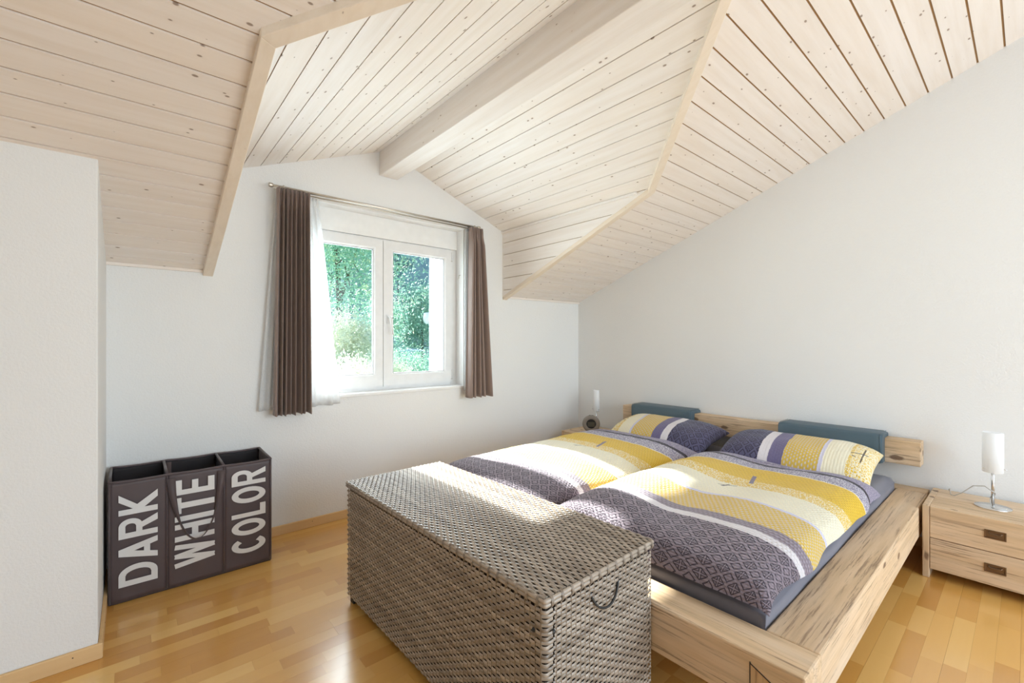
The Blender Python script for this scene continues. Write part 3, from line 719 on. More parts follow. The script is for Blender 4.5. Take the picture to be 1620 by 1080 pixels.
def duvet(x0, x1, y0, y1, zb_, label, seed, ridge):
    nu, nv = 110, 84; m_ = MB(); uvs = []
    loc = ((x0 + x1) / 2, (y0 + y1) / 2, zb_)
    sm = lambda t: 0.5 - 0.5 * math.cos(PI * t)
    def prof(t, p): return max(0.0, 1 - abs(2 * t - 1) ** p) ** 0.5
    def hgt(u_, v_, x_, y_):
        h_ = 0.098 + 0.016 * mnoise.noise(Vector((x_ * 2.3, y_ * 2.6, seed))) + 0.011 * mnoise.noise(Vector((x_ * 5.5, y_ * 4.2, seed + 9)))
        h_ += ridge(u_, v_)
        return h_
    def shape(s_, t_, top):
        u_, v_ = sm(s_), sm(t_)
        # gently wavy outline
        xa = x0 + 0.012 * mnoise.noise(Vector((v_ * 5, seed, 1))); xb = x1 + 0.016 * mnoise.noise(Vector((v_ * 4, seed, 5)))
        ya = y0 + 0.028 * mnoise.noise(Vector((u_ * 6, seed, 3))); yb = y1 + 0.010 * mnoise.noise(Vector((u_ * 5, seed, 7)))
        x_ = xa + (xb - xa) * u_; y_ = ya + (yb - ya) * v_
        e = prof(u_, 7) * prof(v_, 6)
        wr = 0.0022 * mnoise.noise(Vector((x_ * 28, y_ * 24, seed))) * e
        z_ = zb_ + (hgt(u_, v_, x_, y_) * e + wr + 0.012 if top else 0.002 + 0.010 * (1 - e))
        if x_ < 1.515: z_ -= 0.026 * min(1, (1.515 - x_) / 0.045)
        if y_ < 0.545: z_ -= 0.018 * min(1, (0.545 - y_) / 0.045)
        dz = (hgt(u_, v_, x_, y_) + 0.012 - (z_ - zb_)) if top else 0.11 + 0.03
        eu = max(0, 1 - u_ / 0.2) - max(0, 1 - (1 - u_) / 0.2); ev = max(0, 1 - v_ / 0.2) - max(0, 1 - (1 - v_) / 0.2)
        return (x_, y_, z_), (x_ - x0 - dz * eu, y_ - y0 - dz * ev)
    for top in (True, False):
        o_ = len(m_.v)
        for i in range(nu + 1):
            for j in range(nv + 1):
                p, q = shape(i / nu, j / nv, top); m_.v.append(p); uvs.append(q)
        for i in range(nu):
            for j in range(nv):
                f_ = (o_ + i * (nv + 1) + j, o_ + (i + 1) * (nv + 1) + j, o_ + (i + 1) * (nv + 1) + j + 1, o_ + i * (nv + 1) + j + 1)
                m_.f.append(f_ if top else f_[::-1])
    # hem between top and bottom
    n1 = (nu + 1) * (nv + 1)
    rim = [i * (nv + 1) for i in range(nu + 1)] + [nu * (nv + 1) + j for j in range(1, nv + 1)] + [i * (nv + 1) + nv for i in range(nu - 1, -1, -1)] + [j for j in range(nv - 1, 0, -1)]
    for a in range(len(rim)):
        p, q = rim[a], rim[(a + 1) % len(rim)]; m_.f.append((q, p, p + n1, q + n1))
    o = m_.build('duvet', M['duvet'], None, True, off=loc); o.location = loc
    set_uv(o, lambda co, i: uvs[i]); return tag(o, label, 'duvet', 'printed duvets on the bed')
rR = lambda u, v: 0.020 * math.exp(-((v - 0.80) / 0.16) ** 2) - 0.012 * math.exp(-((v - 0.5) / 0.15) ** 2) * (u < 0.9)
rL = lambda u, v: 0.010 * math.exp(-((u - 0.93) / 0.06) ** 2) - 0.018 * math.exp(-((v - 0.06) / 0.12) ** 2)
duvet(1.478, 3.04, 0.516, 1.470, 0.433, 'striped yellow and mauve duvet on the bed half nearest the camera', 2.0, rR)
duvet(1.480, 3.07, 1.497, 2.420, 0.433, 'striped yellow and mauve duvet on the far bed half by the window', 6.5, rL)
PIL = [(0.0, NAVY, 1, DARK), (0.285, PALE, 0, PALE), (0.345, PURP, 0, PURP), (0.43, YELG, 2, GREYL), (0.635, LAV, 0, LAV), (0.655, CREAM, 0, CREAM), (0.775, CREAM, 3, YEL), (0.795, YEL, 3, CREAM), (0.90, YEL, 3, CREAM)]
M['pillow'] = fabric('printed_seersucker_pillow', 1.0, PIL, 0.008, marks=((0.78, 0.86, 0.20, 0.5, 0.004, DARK), (0.835, 0.842, 0.22, 0, 0.09, DARK), (0.79, 0.81, 0.17, 0, 0.004, DARK)), relief=0.3)
def pillow(cx, cy, cz, tilt, yaw, flip, label, seed):
    nu, nv = 44, 60; m_ = MB(); uvs = []; A, Bh, T = 0.23, 0.415, 0.100
    R = Matrix.Rotation(yaw, 3, 'Z') @ Matrix.Rotation(tilt, 3, 'Y')
    sm = lambda t: math.sin((t - 0.5) * PI)
    for sgn in (1, -1):
        o_ = len(m_.v)
        for i in range(nu + 1):
            for j in range(nv + 1):
                a, b2 = sm(i / nu), sm(j / nv)
                pin = 1 - 0.02 * (1 - a * a) * abs(b2) ** 6; pin2 = 1 - 0.03 * (1 - b2 * b2) * abs(a) ** 6
                x_ = a * A * pin2; y_ = b2 * Bh * pin
                e = (max(0, 1 - abs(a) ** 3.2) * max(0, 1 - abs(b2) ** 4.5)) ** 0.5
                z_ = sgn * ((T if sgn > 0 else T * 0.5) * e * (1 + 0.10 * mnoise.noise(Vector((x_ * 7, y_ * 6, seed)))) + 0.003 + 0.003 * mnoise.noise(Vector((x_ * 22, y_ * 20, seed))) * e)
                z_ -= 0.04 * (a * a) * (1 if a < 0 else 0.3)
                m_.v.append(tuple(R @ Vector((x_, y_, z_))))
                uvs.append((((-y_ if flip else y_) + Bh) / (2 * Bh) * 0.9, x_ + A))
        for i in range(nu):
            for j in range(nv):
                f_ = (o_ + i * (nv + 1) + j, o_ + (i + 1) * (nv + 1) + j, o_ + (i + 1) * (nv + 1) + j + 1, o_ + i * (nv + 1) + j + 1)
                m_.f.append(f_ if sgn > 0 else f_[::-1])
    n1 = (nu + 1) * (nv + 1)
    rim = [i * (nv + 1) for i in range(nu + 1)] + [nu * (nv + 1) + j for j in range(1, nv + 1)] + [i * (nv + 1) + nv for i in range(nu - 1, -1, -1)] + [j for j in range(nv - 1, 0, -1)]
    for a in range(len(rim)):
        p, q = rim[a], rim[(a + 1) % len(rim)]; m_.f.append((q, p, p + n1, q + n1))
    o = m_.build('pillow', M['pillow'], None, True); o.location = (cx, cy, cz)
    set_uv(o, lambda co, i: uvs[i]); return tag(o, label, 'pillow', 'printed pillows on the bed')
pillow(3.235, 0.985, 0.525, -0.20, 0.03, True, 'striped pillow under the right headboard cushion, nearest the camera', 1.0)
pillow(3.235, 1.905, 0.525, -0.20, -0.04, False, 'striped pillow under the far headboard cushion by the window', 4.0)

# ------------------------------------------------------------------ bedside tables
def nightstand(y_left, wid, label):
    """front faces -x; y_left is the end nearer the window"""
    D, H, t = 0.425, 0.382, 0.028; loc = (3.216, y_left - wid / 2, 0.0)
    n = thing('nightstand', label, 'nightstand', loc, 0, 'rustic nightstands beside the bed'); hw = wid / 2
    for s in (-1, 1):
        MB().box(0, D, min(s * hw, s * (hw - t)), max(s * hw, s * (hw - t)), 0, H).build('side_panel', M['rw_z'], n, bevel=0.003)
    MB().box(0.020, D, -hw + t, hw - t, H - 0.024, H - 0.001).build('top_panel', M['rw_y'], n, bevel=0.002)
    MB().box(0.022, D - 0.01, -hw + t, hw - t, 0.052, 0.068).build('bottom_panel', M['rw_y'], n)
    MB().box(D - 0.01, D, -hw + t, hw - t, 0.052, H - 0.024).build('back_panel', M['rw_y'], n)
    for z0, z1 in ((0.216, H - 0.002), (0.050, 0.2125)):
        d = MB().box(0.0, 0.022, -hw + t + 0.0015, hw - t - 0.0015, z0, z1).build('drawer', M['rw_y'], n, bevel=0.003)
        zc = (z0 + z1) / 2 + 0.005
        p = MB(); hh, ww = 0.021, 0.037
        for (a0, a1, c0, c1) in ((-ww, ww, -hh, -hh + .006), (-ww, ww, hh - .006, hh), (-ww, -ww + .006, -hh + .006, hh - .006), (ww - .006, ww, -hh + .006, hh - .006)): p.box(-0.004, 0.002, a0, a1, zc + c0, zc + c1)
        p.box(-0.001, 0.001, -ww + .006, ww - .006, zc - hh + .006, zc + hh - .006)
        pl_ = p.build('pull_plate', M['brass'], d, bevel=0.001)
        MB().tube([(-0.002, -0.022, zc + 0.011), (-0.006, -0.022, zc + 0.009), (-0.007, -0.018, zc + 0.003), (-0.007, 0.018, zc + 0.003), (-0.006, 0.022, zc + 0.009), (-0.002, 0.022, zc + 0.011)], 0.0028, 8).build('pull_ring', M['brass'], d, True)
    return n
nightstand(0.373, 0.53, 'rustic wooden nightstand with two drawers at the right edge of the picture')
nightstand(2.998, 0.44, 'rustic wooden nightstand in the far corner under the window wall')

def lamp(x_, y_, z_, label, rr=0.04):
    n = thing('table_lamp', label, 'lamp', (x_, y_, z_), 0, 'frosted table lamps on the nightstands')
    MB().lathe([(0, 0), (0.068, 0), (0.070, 0.002), (0.069, 0.005), (0.02, 0.008), (0.009, 0.012), (0, 0.012)], 40).build('base', M['chrome'], n, True)
    MB().tube([(0, 0, 0.008), (0, 0, 0.235)], 0.0065, 14).build('pole', M['chrome'], n, True)
    MB().lathe([(rr - 0.002, 0.185), (rr, 0.187), (rr, 0.392), (rr - 0.002, 0.394)], 40).build('lamp_shade', M['shade'], n, True)
    MB().lathe([(0, 0.212), (0.014, 0.212), (0.016, 0.25), (0.012, 0.30), (0, 0.305)], 20).build('bulb', M['shade'], n, True)
    for a in range(3):
        t = 2 * PI * a / 3 + 0.35
        c, s = math.cos(t), math.sin(t)
        MB().tube([(c * 0.005, s * 0.005, 0.208), (c * (rr + 0.013), s * (rr + 0.013), 0.208)], 0.0016, 6).build('shade_pin', M['chrome'], n, True)
    return n
l1 = lamp(3.44, 0.124, 0.381, 'white frosted cylinder lamp on the right nightstand')
MB().tube([(-0.012, -0.05, 0.009), (-0.035, -0.045, 0.0075), (-0.05, -0.01, 0.0075), (-0.03, 0.004, 0.012), (-0.009, 0.010, 0.035), (0.008, 0.009, 0.050), (0.009, -0.008, 0.066), (-0.008, -0.009, 0.08),
           (-0.009, 0.008, 0.09), (0.02, 0.03, 0.10), (0.05, 0.075, 0.085), (0.07, 0.12, 0.03), (0.075, 0.15, 0.006), (0.085, 0.165, 0.006), (0.11, 0.17, 0.02), (0.16, 0.175, 0.02), (0.19, 0.18, 0.006)], 0.0022, 8).build('cord', M['cord'], l1, True)
lamp(3.50, 2.795, 0.381, 'white frosted cylinder lamp in the far corner behind the clock', 0.030)
# alarm clock
CKA = math.atan2(2.745, 3.36)
ck = thing('alarm_clock', 'round taupe ring-shaped alarm clock on the far nightstand', 'clock', (3.36, 2.745, 0.381)); ck.scale = (1.27, 1.27, 1.27)
R1 = 0.066
def rotz(pts, a): return [(p[0] * math.cos(a) - p[1] * math.sin(a), p[0] * math.sin(a) + p[1] * math.cos(a), p[2]) for p in pts]
ring = MB(); ring.lathe([(0.036, -0.016), (0.040, -0.020), (0.056, -0.020), (0.064, -0.013), (R1, 0.0), (0.064, 0.013), (0.056, 0.020), (0.036, 0.020), (0.036, -0.016)], 48, (0, 0, R1), 'x')
ring.v = rotz(ring.v, math.atan2(2.745, 3.36)); ring.build('body', M['taupe'], ck, True)
fc = MB(); fc.box(-0.006, 0.012, -0.036, 0.036, R1 - 0.04, R1 + 0.032); fc.v = rotz(fc.v, math.atan2(2.745, 3.36))
fc = MB(); fc.lathe([(0, -0.004), (0.037, -0.004), (0.037, 0.01)], 40, (0, 0, R1), 'x'); fc.v = rotz(fc.v, math.atan2(2.745, 3.36)); fc.build('face', M['black'], ck)
fc = MB(); fc.box(-0.006, -0.0035, -0.027, 0.027, R1 - 0.022, R1 + 0.014); fc.v = rotz(fc.v, math.atan2(2.745, 3.36)); fc.build('display', M['lcd'], ck)
fc = MB(); fc.box(-0.008, 0.008, -0.016, 0.016, 2 * R1 - 0.0065, 2 * R1 - 0.001); fc.v = rotz(fc.v, math.atan2(2.745, 3.36)); fc.build('snooze_button', M['black'], ck, bevel=0.001)

# ------------------------------------------------------------------ woven storage chest
TH = math.radians(1.32)
CH = thing('storage_chest', 'woven grey-brown rattan storage chest at the foot of the bed', 'chest', (0.814, 0.817, 0), TH)
CD, CL, CT = 0.545, 1.342, 0.580                         # lid depth (x), length (y), height
i_ = 0.013; BT = 0.548; BB = 0.030
MB().box(i_ + 0.006, CD - i_ - 0.006, i_ + 0.006, CL - i_ - 0.006, BB + 0.004, BT - 0.006).build('core', M['rattan_core'], CH)
lid = MB().box(0.006, CD - 0.006, 0.006, CL - 0.006, CT - 0.028, CT - 0.0055).build('lid', M['rattan_core'], CH, bevel=0.004)
def ribbon(path, nrm, wdir, width, thick, phase, pitch_, amp, step=0.005):
    """flat half-round strand following path (list of points with normals), weaving over and under every pitch_"""
    m_ = MB(); d = 0.0; prev = None
    pr = [(-0.5, 0.0), (-0.36, 0.72), (0.0, 1.0), (0.36, 0.72), (0.5, 0.0)]
    rings = 0
    for p, n_ in zip(path, nrm):
        p = Vector(p); n_ = Vector(n_)
        if prev is not None: d += (p - prev).length
        prev = p
        o_ = amp * math.cos(PI * (d / pitch_) + phase)
        for a, b2 in pr: m_.v.append(tuple(p + wdir * (a * width) + n_ * (o_ + b2 * thick)))
        rings += 1
    k_ = len(pr)
    for i in range(rings - 1):
        for j in range(k_ - 1): m_.f.append((i * k_ + j, (i + 1) * k_ + j, (i + 1) * k_ + j + 1, i * k_ + j + 1))
    return m_
def line_path(a, b_, n_, step):
    a, b_ = Vector(a), Vector(b_); k_ = max(2, int((b_ - a).length / step)); return [a + (b_ - a) * (i / k_) for i in range(k_ + 1)], [Vector(n_)] * (k_ + 1)
UPV = Vector((0, 0, 1)); SP = 0.0205; WPITCH = 0.0118; AMP = 0.0020
# front panel weavers: along the long side, turning round the near corner
def front_path():
    p1, n1 = line_path((i_, CL - i_, 0), (i_, i_ + 0.016, 0), (-1, 0, 0), SP / 5)
    arc = [(Vector((i_ + 0.016 - 0.016 * math.cos(t), i_ + 0.016 - 0.016 * math.sin(t), 0)), Vector((-math.cos(t), -math.sin(t), 0))) for t in [PI / 2 * k / 6 for k in range(1, 7)]]
    p2 = [a for a, b_ in arc] + [Vector((i_ + 0.022, i_, 0)), Vector((i_ + 0.030, i_, 0))]; n2 = [b_ for a, b_ in arc] + [Vector((0, -1, 0))] * 2
    return p1 + p2, n1 + n2
fp, fn_ = front_path()
sp_, sn_ = line_path((i_ + 0.033, i_, 0), (CD - i_ - 0.014, i_, 0), (0, -1, 0), SP / 5)
cp_, cn_ = line_path((CD - i_ - 0.011, i_, 0), (CD - i_, i_, 0), (0, -1, 0), SP / 5)
fm = [ribbon(fp, fn_, UPV, 0.0108, 0.0026, k * PI, SP, AMP).mesh('front_strand', M['rattan'], True) for k in (0, 1)]
sm_ = [ribbon(sp_, sn_, UPV, 0.0108, 0.0026, k * PI, SP, AMP).mesh('side_strand', M['rattan'], True) for k in (0, 1)]
cm_ = [ribbon(cp_, cn_, UPV, 0.0108, 0.0026, k * PI, SP, AMP).mesh('post_strand', M['rattan'], True) for k in (0, 1)]
nrow = int((BT - BB - 0.006) / WPITCH)
for r_ in range(nrow):
    zz = BB + 0.008 + r_ * WPITCH
    for ms in (fm, sm_, cm_):
        o = link('woven_strand', ms[r_ % 2], CH); o.location = (0, 0, zz)
def stake(a, b_, n_, wdir): 
    p, n2 = line_path(a, b_, n_, 0.3); return ribbon(p, n2, Vector(wdir), 0.0062, 0.0022, 0, 1e9, 0.0).mesh('stake', M['rattan_stake'], True)
st_f = stake((i_ - 0.0003, 0, BB + 0.002), (i_ - 0.0003, 0, BT - 0.002), (-1, 0, 0), (0, 1, 0))
st_s = stake((0, i_ - 0.0003, BB + 0.002), (0, i_ - 0.0003, BT - 0.002), (0, -1, 0), (1, 0, 0))
k = 0
while True:
    yy = CL - i_ - SP * (k + 0.5)
    if yy < i_ + 0.012: break
    o = link('stake', st_f, CH); o.location = (0, yy, 0); k += 1
k = 0
while True:
    xx = i_ + 0.033 + SP * (k + 0.5)
    if xx > CD - i_ - 0.016: break
    o = link('stake', st_s, CH); o.location = (xx, 0, 0); k += 1
# lid weave
tp_, tn_ = line_path((0, CL - 0.010, CT - 0.0048), (0, 0.010, CT - 0.0048), (0, 0, 1), SP / 5)
tm = [ribbon(tp_, tn_, Vector((1, 0, 0)), 0.0106, 0.0026, k * PI, SP, AMP).mesh('lid_strand', M['rattan'], True) for k in (0, 1)]
nl = int((CD - 0.02) / WPITCH)
for r_ in range(nl + 1):
    o = link('woven_strand', tm[r_ % 2], lid); o.location = (0.011 + r_ * (CD - 0.022) / nl, 0, 0)
st_t = stake((0.010, 0, CT - 0.0048), (CD - 0.010, 0, CT - 0.0048), (0, 0, 1), (0, 1, 0))
k = 0
while True:
    yy = CL - 0.010 - SP * (k + 0.5)
    if yy < 0.012: break
    o = link('lid_stake', st_t, lid); o.location = (0, yy, 0); k += 1
# rolled rim of the lid: wrapped strands
rim = MB(); rr_ = 0.011
loop = []
for cx, cy, a0 in ((rr_ + 0.001, rr_ + 0.001, PI), (CD - rr_ - .001, rr_ + .001, 1.5 * PI), (CD - rr_ - .001, CL - rr_ - .001, 0), (rr_ + .001, CL - rr_ - .001, 0.5 * PI)):
    loop += [(cx + 0.004 * math.cos(a0 + t * PI / 2 / 3), cy + 0.004 * math.sin(a0 + t * PI / 2 / 3)) for t in range(4)]
for zz in (CT - 0.0105, CT - 0.0215):
    rim.tube([(a, b_, zz) for a, b_ in loop] + [(loop[0][0], loop[0][1], zz), (loop[1][0], loop[1][1], zz)], 0.0068, 8, False)
rim.build('lid_rim', M['rattan'], lid, True)
wr_ = MB()
def wrapband(c, outward):
    c = Vector(c); ow = Vector(outward); tdir = Vector((-ow.y, ow.x, 0))
    pts = [c - ow * 0.006 + UPV * 0.0005 , c + ow * 0.004 + UPV * 0.0003, c + ow * 0.0098 - UPV * 0.008, c + ow * 0.0098 - UPV * 0.022, c + ow * 0.004 - UPV * 0.0295]
    m_ = []
    for p in pts: m_ += [tuple(p - tdir * 0.0045), tuple(p + tdir * 0.0045)]
    wr_.add(m_, [(2 * i, 2 * i + 1, 2 * i + 3, 2 * i + 2) for i in range(len(pts) - 1)])
k = 0.03
while k < CL - 0.02: wrapband((0.0092, k, CT - 0.0022), (-1, 0, 0)); k += SP * 2
k = 0.03
while k < CD - 0.02: wrapband((k, 0.0092, CT - 0.0022), (0, -1, 0)); k += SP * 2
wb = wr_.build('rim_wraps', M['rattan'], lid, True); wb['kind'] = 'stuff'
for a, b_ in ((0.02, 0.02), (0.02, CL - 0.06), (CD - 0.06, 0.02), (CD - 0.06, CL - 0.06)):
    MB().box(a, a + 0.035, b_, b_ + 0.035, 0, BB + 0.004).build('foot', M['black'], CH)
def rope(pts, n=18):
    P = [Vector(p) for p in pts]; out = []
    for i in range(n + 1):
        t = i / n; a = (1 - t) ** 3; b_ = 3 * t * (1 - t) ** 2; c = 3 * t * t * (1 - t); d = t ** 3
        out.append(P[0] * a + P[1] * b_ + P[2] * c + P[3] * d)
    return out
MB().tube(rope([(0.205, 0.016, 0.523), (0.21, -0.008, 0.437), (0.325, -0.008, 0.437), (0.345, 0.016, 0.523)]), 0.0035, 8).build('handle', M['black'], CH, True)
for p, ax in (((i_ - 0.004, 0.052, 0.475), 'x'), ((i_ + 0.031, i_ - 0.004, 0.475), 'y'), ((i_ - 0.004, 0.052, 0.11), 'x'), ((i_ + 0.031, i_ - 0.004, 0.11), 'y')):
    MB().lathe([(0, -0.002), (0.005, -0.0015), (0.0065, 0.001), (0.0065, 0.006)], 14, p, ax).build('bolt', M['black'], CH, True)

# ------------------------------------------------------------------ laundry sorter
LB = (0.266, 2.98, 0.0)
bag = thing('laundry_sorter', 'dark brown fabric laundry sorter with three lettered compartments', 'laundry bag', LB)
bx0, bx1, by0, by1, bh = -0.079, 0.607, 2.833, 3.135, 0.582
d1, d2 = 0.137, 0.381
def panel(x0, x1, y_, z0, z1, seed, bow=0.006, nx=16, nz=26):
    m_ = MB()
    def fn(i, j):
        x_ = x0 + (x1 - x0) * i; z_ = z0 + (z1 - z0) * j
        e = 4 * i * (1 - i); ee = min(1, 6 * min(i, 1 - i))
        cr = mnoise.noise(Vector((x_ * 9 + seed, z_ * 7, seed))) * 0.005 + mnoise.noise(Vector((x_ * 20 + z_ * 10, z_ * 22, seed + 4))) * 0.0022
        low = math.exp(-(j / 0.16) ** 2)
        return (x_, y_ - bow * e * (0.4 + 0.6 * (1 - j)) + cr * ee * (0.5 + low), z_)
    m_.grid(fn, nx, nz); return m_
for k, (a, b_) in enumerate(((bx0, d1), (d1, d2), (d2, bx1))):
    p = panel(a, b_, by0, 0.004, bh, k * 3.1).build('front_panel', M['bag'], bag, True, off=LB)
    md = p.modifiers.new('t', 'SOLIDIFY'); md.thickness = 0.002; md.offset = -1
    p = panel(a, b_, by1, 0.004, bh + 0.008, 20 + k * 3.1, -0.003).build('back_panel', M['bag_in'], bag, True, off=LB)
    md = p.modifiers.new('t', 'SOLIDIFY'); md.thickness = 0.002; md.offset = 0
for xx in (bx0, d1, d2, bx1):
    p = MB(); p.grid(lambda i, j: (xx + 0.004 * math.sin(i * PI) * math.sin(j * 9), by0 + (by1 - by0) * i, 0.004 + (bh - 0.002) * j), 10, 14)
    p = p.build('divider' if xx in (d1, d2) else 'side_panel', M['bag_in'] if xx in (d1, d2) else M['bag'], bag, True, off=LB); md = p.modifiers.new('t', 'SOLIDIFY'); md.thickness = 0.003; md.offset = 0
MB().box(bx0, bx1, by0 + 0.002, by1 - 0.002, 0.0, 0.006).build('bottom', M['bag_in'], bag, off=LB)
# hemmed rims over the wire frame
for (a, b_) in (((bx0, by0, bh), (bx1, by0, bh)), ((bx0, by1, bh + .008), (bx1, by1, bh + .008))):
    pts = [Vector(a).lerp(Vector(b_), t / 24) + Vector((0, 0, -0.004 * abs(math.sin(t / 24 * 3 * PI)))) for t in range(25)]
    MB().tube(pts, 0.006, 8).build('rim', M['bag'], bag, True, off=LB)
for xx in (bx0, d1, d2, bx1):
    MB().tube([(xx, by0, bh), (xx, by0 + 0.1, bh + 0.003), (xx, by1, bh + 0.008)], 0.0065, 8).build('rim', M['bag'], bag, True, off=LB)
for xx in (d1, d2):
    MB().tube([(xx, by0 - 0.001, z_) for z_ in (0.01, 0.2, 0.4, bh)], 0.004, 8).build('seam', M['bag'], bag, True, off=LB)
for xx in (bx0, bx1):
    MB().tube([(xx, by0, z_) for z_ in (0.006, 0.3, bh)], 0.005, 8).build('seam', M['bag'], bag, True, off=LB)
def strap(pts, wd, hw):
    m_ = MB(); pts = [Vector(p) for p in pts]
    for p, w2 in zip(pts, wd): m_.v += [tuple(p - Vector(w2) * hw), tuple(p + Vector(w2) * hw)]
    m_.f = [(2 * i, 2 * i + 1, 2 * i + 3, 2 * i + 2) for i in range(len(pts) - 1)]
    return m_
# carrying strap on the front of the middle compartment
n = 40; sp = []; sw = []
for i in range(n + 1):
    t = i / n; xx = d1 + 0.016 + (d2 - 0.012 - d1 - 0.016) * t
    dd = 4 * t * (1 - t)
    z_ = 0.562 - 0.325 * min(1, dd ** 0.62) ; y_ = by0 - 0.012 - 0.022 * dd
    sp.append((xx, y_, z_)); q = min(1, max(0, (min(t, 1 - t)) / 0.16)); sw.append((1 - q * 0.85, -0.5 * q, 0.25 * q))
o = strap(sp, sw, 0.018).build('strap', M['bag'], bag, True, off=LB); md = o.modifiers.new('t', 'SOLIDIFY'); md.thickness = 0.002
sp = [(d1 + 0.02, by1 - 0.006, 0.58), (d1 + 0.02, by1 - 0.008, 0.45), (d1 + 0.03, by1 - 0.01, 0.33)]
o = strap(sp, [(1, 0, 0)] * 3, 0.014).build('strap', M['bag'], bag, True, off=LB); md = o.modifiers.new('t', 'SOLIDIFY'); md.thickness = 0.002
# lettering reads upwards: glyph x runs up the bag, glyph y runs to the left
ST = 0.185
def stroke(a, b_, w_): 
    a, b_ = Vector(a), Vector(b_); d = (b_ - a).normalized(); n_ = Vector((-d.y, d.x)) * w_ / 2
    return [a - n_, b_ - n_, b_ + n_, a + n_]
def arcband(cx, cy, rx, ry, t0, t1, w_, n=14):
    qs = []
    for i in range(n):
        a, b_ = t0 + (t1 - t0) * i / n, t0 + (t1 - t0) * (i + 1) / n
        f = lambda t, k_: Vector((cx + (rx - k_) * math.cos(t), cy + (ry - k_) * math.sin(t)))
        qs.append([f(a, 0), f(b_, 0), f(b_, w_), f(a, w_)])
    return qs
R_ = lambda x0, y0, x1, y1: [Vector((x0, y0)), Vector((x1, y0)), Vector((x1, y1)), Vector((x0, y1))]
def glyph(c):
    w_ = ST; W = 0.66
    if c == 'I': return [R_(0, 0, w_, 1)], w_
    if c == 'D': return [R_(0, 0, w_, 1), R_(w_, 0, 0.36, 0.17), R_(w_, 0.83, 0.36, 1)] + arcband(0.36, 0.5, 0.34, 0.5, -PI / 2, PI / 2, 0.18), 0.70
    if c == 'A': return [[Vector((0, 0)), Vector((w_, 0)), Vector((0.47, 1)), Vector((0.25, 1))], [Vector((0.72 - w_, 0)), Vector((0.72, 0)), Vector((0.47, 1)), Vector((0.25, 1))], R_(0.17, 0.20, 0.55, 0.36)], 0.72
    if c == 'R': return [R_(0, 0, w_, 1), R_(w_, 0.83, 0.40, 1), R_(w_, 0.40, 0.40, 0.56), [Vector((0.27, 0.46)), Vector((0.46, 0.46)), Vector((0.70, 0)), Vector((0.47, 0))]] + arcband(0.40, 0.70, 0.26, 0.30, -PI / 2, PI / 2, 0.17), 0.70
    if c == 'K': return [R_(0, 0, w_, 1), [Vector((0.17, 0.36)), Vector((0.30, 0.55)), Vector((0.72, 0)), Vector((0.48, 0))], [Vector((0.17, 0.36)), Vector((0.17, 0.62)), Vector((0.46, 1)), Vector((0.70, 1))]], 0.72
    if c == 'W': return [stroke((0.09, 1), (0.24, 0), 0.17), stroke((0.24, 0), (0.43, 1), 0.15), stroke((0.43, 1), (0.62, 0), 0.15), stroke((0.62, 0), (0.77, 1), 0.17)], 0.86
    if c == 'H': return [R_(0, 0, w_, 1), R_(0.62 - w_, 0, 0.62, 1), R_(w_, 0.42, 0.62 - w_, 0.58)], 0.62
    if c == 'T': return [R_(0, 0.84, 0.58, 1), R_(0.185, 0, 0.395, 0.84)], 0.58
    if c == 'E': return [R_(0, 0, w_, 1), R_(w_, 0, 0.54, 0.17), R_(w_, 0.83, 0.54, 1), R_(w_, 0.42, 0.50, 0.58)], 0.54
    if c == 'L': return [R_(0, 0, w_, 1), R_(w_, 0, 0.52, 0.17)], 0.52
    if c == 'O': return arcband(0.35, 0.5, 0.35, 0.5, 0, 2 * PI, 0.19, 28), 0.70
    if c == 'C': return arcband(0.35, 0.5, 0.35, 0.5, 0.72, 2 * PI - 0.72, 0.19, 24), 0.68
def word(txt, xL, xR, zlo, zhi):
    """letters from z=zlo up to zhi; letter tops point to -x"""
    tot = sum(glyph(c)[1] for c in txt) + 0.10 * (len(txt) - 1); sz = (zhi - zlo) / tot; hgt = xR - xL
    cur = 0; kk = 0
    for c in txt:
        qs, wd = glyph(c); m_ = MB()
        for q in qs:
            pts = []
            for p in q: pts.append((xR - p.y * hgt, zlo + (cur + p.x) * sz))
            if sum(pts[i][0] * pts[(i + 1) % len(pts)][1] - pts[(i + 1) % len(pts)][0] * pts[i][1] for i in range(len(pts))) < 0: pts = pts[::-1]
            kk += 1; m_.loft([(a, by0 - 0.0128 - (kk % 5) * 0.00012, z_) for a, z_ in pts], [(a, by0 - 0.0120, z_) for a, z_ in pts])
        cur += wd + 0.10
        o = m_.build('letter', M['print'], bag, off=LB); o['label'] = 'white printed letter ' + c
word('DARK', -0.046, 0.100, 0.078, 0.522)
word('WHITE', 0.168, 0.336, 0.098, 0.545)
word('COLOR', 0.414, 0.578, 0.085, 0.548)

# ------------------------------------------------------------------ garden outside
def terrain_z(x_, y_):
    d = max(0, y_ - 4)
    z_ = -1.6 + 0.085 * d
    if d > 28: z_ += (d - 28) * 0.55
    return z_ + 0.25 * mnoise.noise(Vector((x_ * 0.2, y_ * 0.2, 3)))
def ground_mat():
    m, nt, b = new_mat('meadow_and_forest_floor')
    v = coords(nt); n1 = noise(nt, v, 1.2, 6, 0.7)
    L(nt, ramp(nt, n1, [(0.3, (0.12, 0.26, 0.24)), (0.55, (0.20, 0.36, 0.32)), (0.75, (0.40, 0.50, 0.36))]), b.inputs['Base Color']); b.inputs['Roughness'].default_value = 0.95
    bump(nt, b, n1, 0.8, 0.2); return m
M['ground'] = ground_mat()
mb = MB(); mb.grid(lambda i, j: (-45 + 120 * i, 3.9 + 110 * j, terrain_z(-45 + 120 * i, 3.9 + 110 * j)), 80, 70)
g_ = struct(mb.build('ground_garden', M['ground'], None, True))
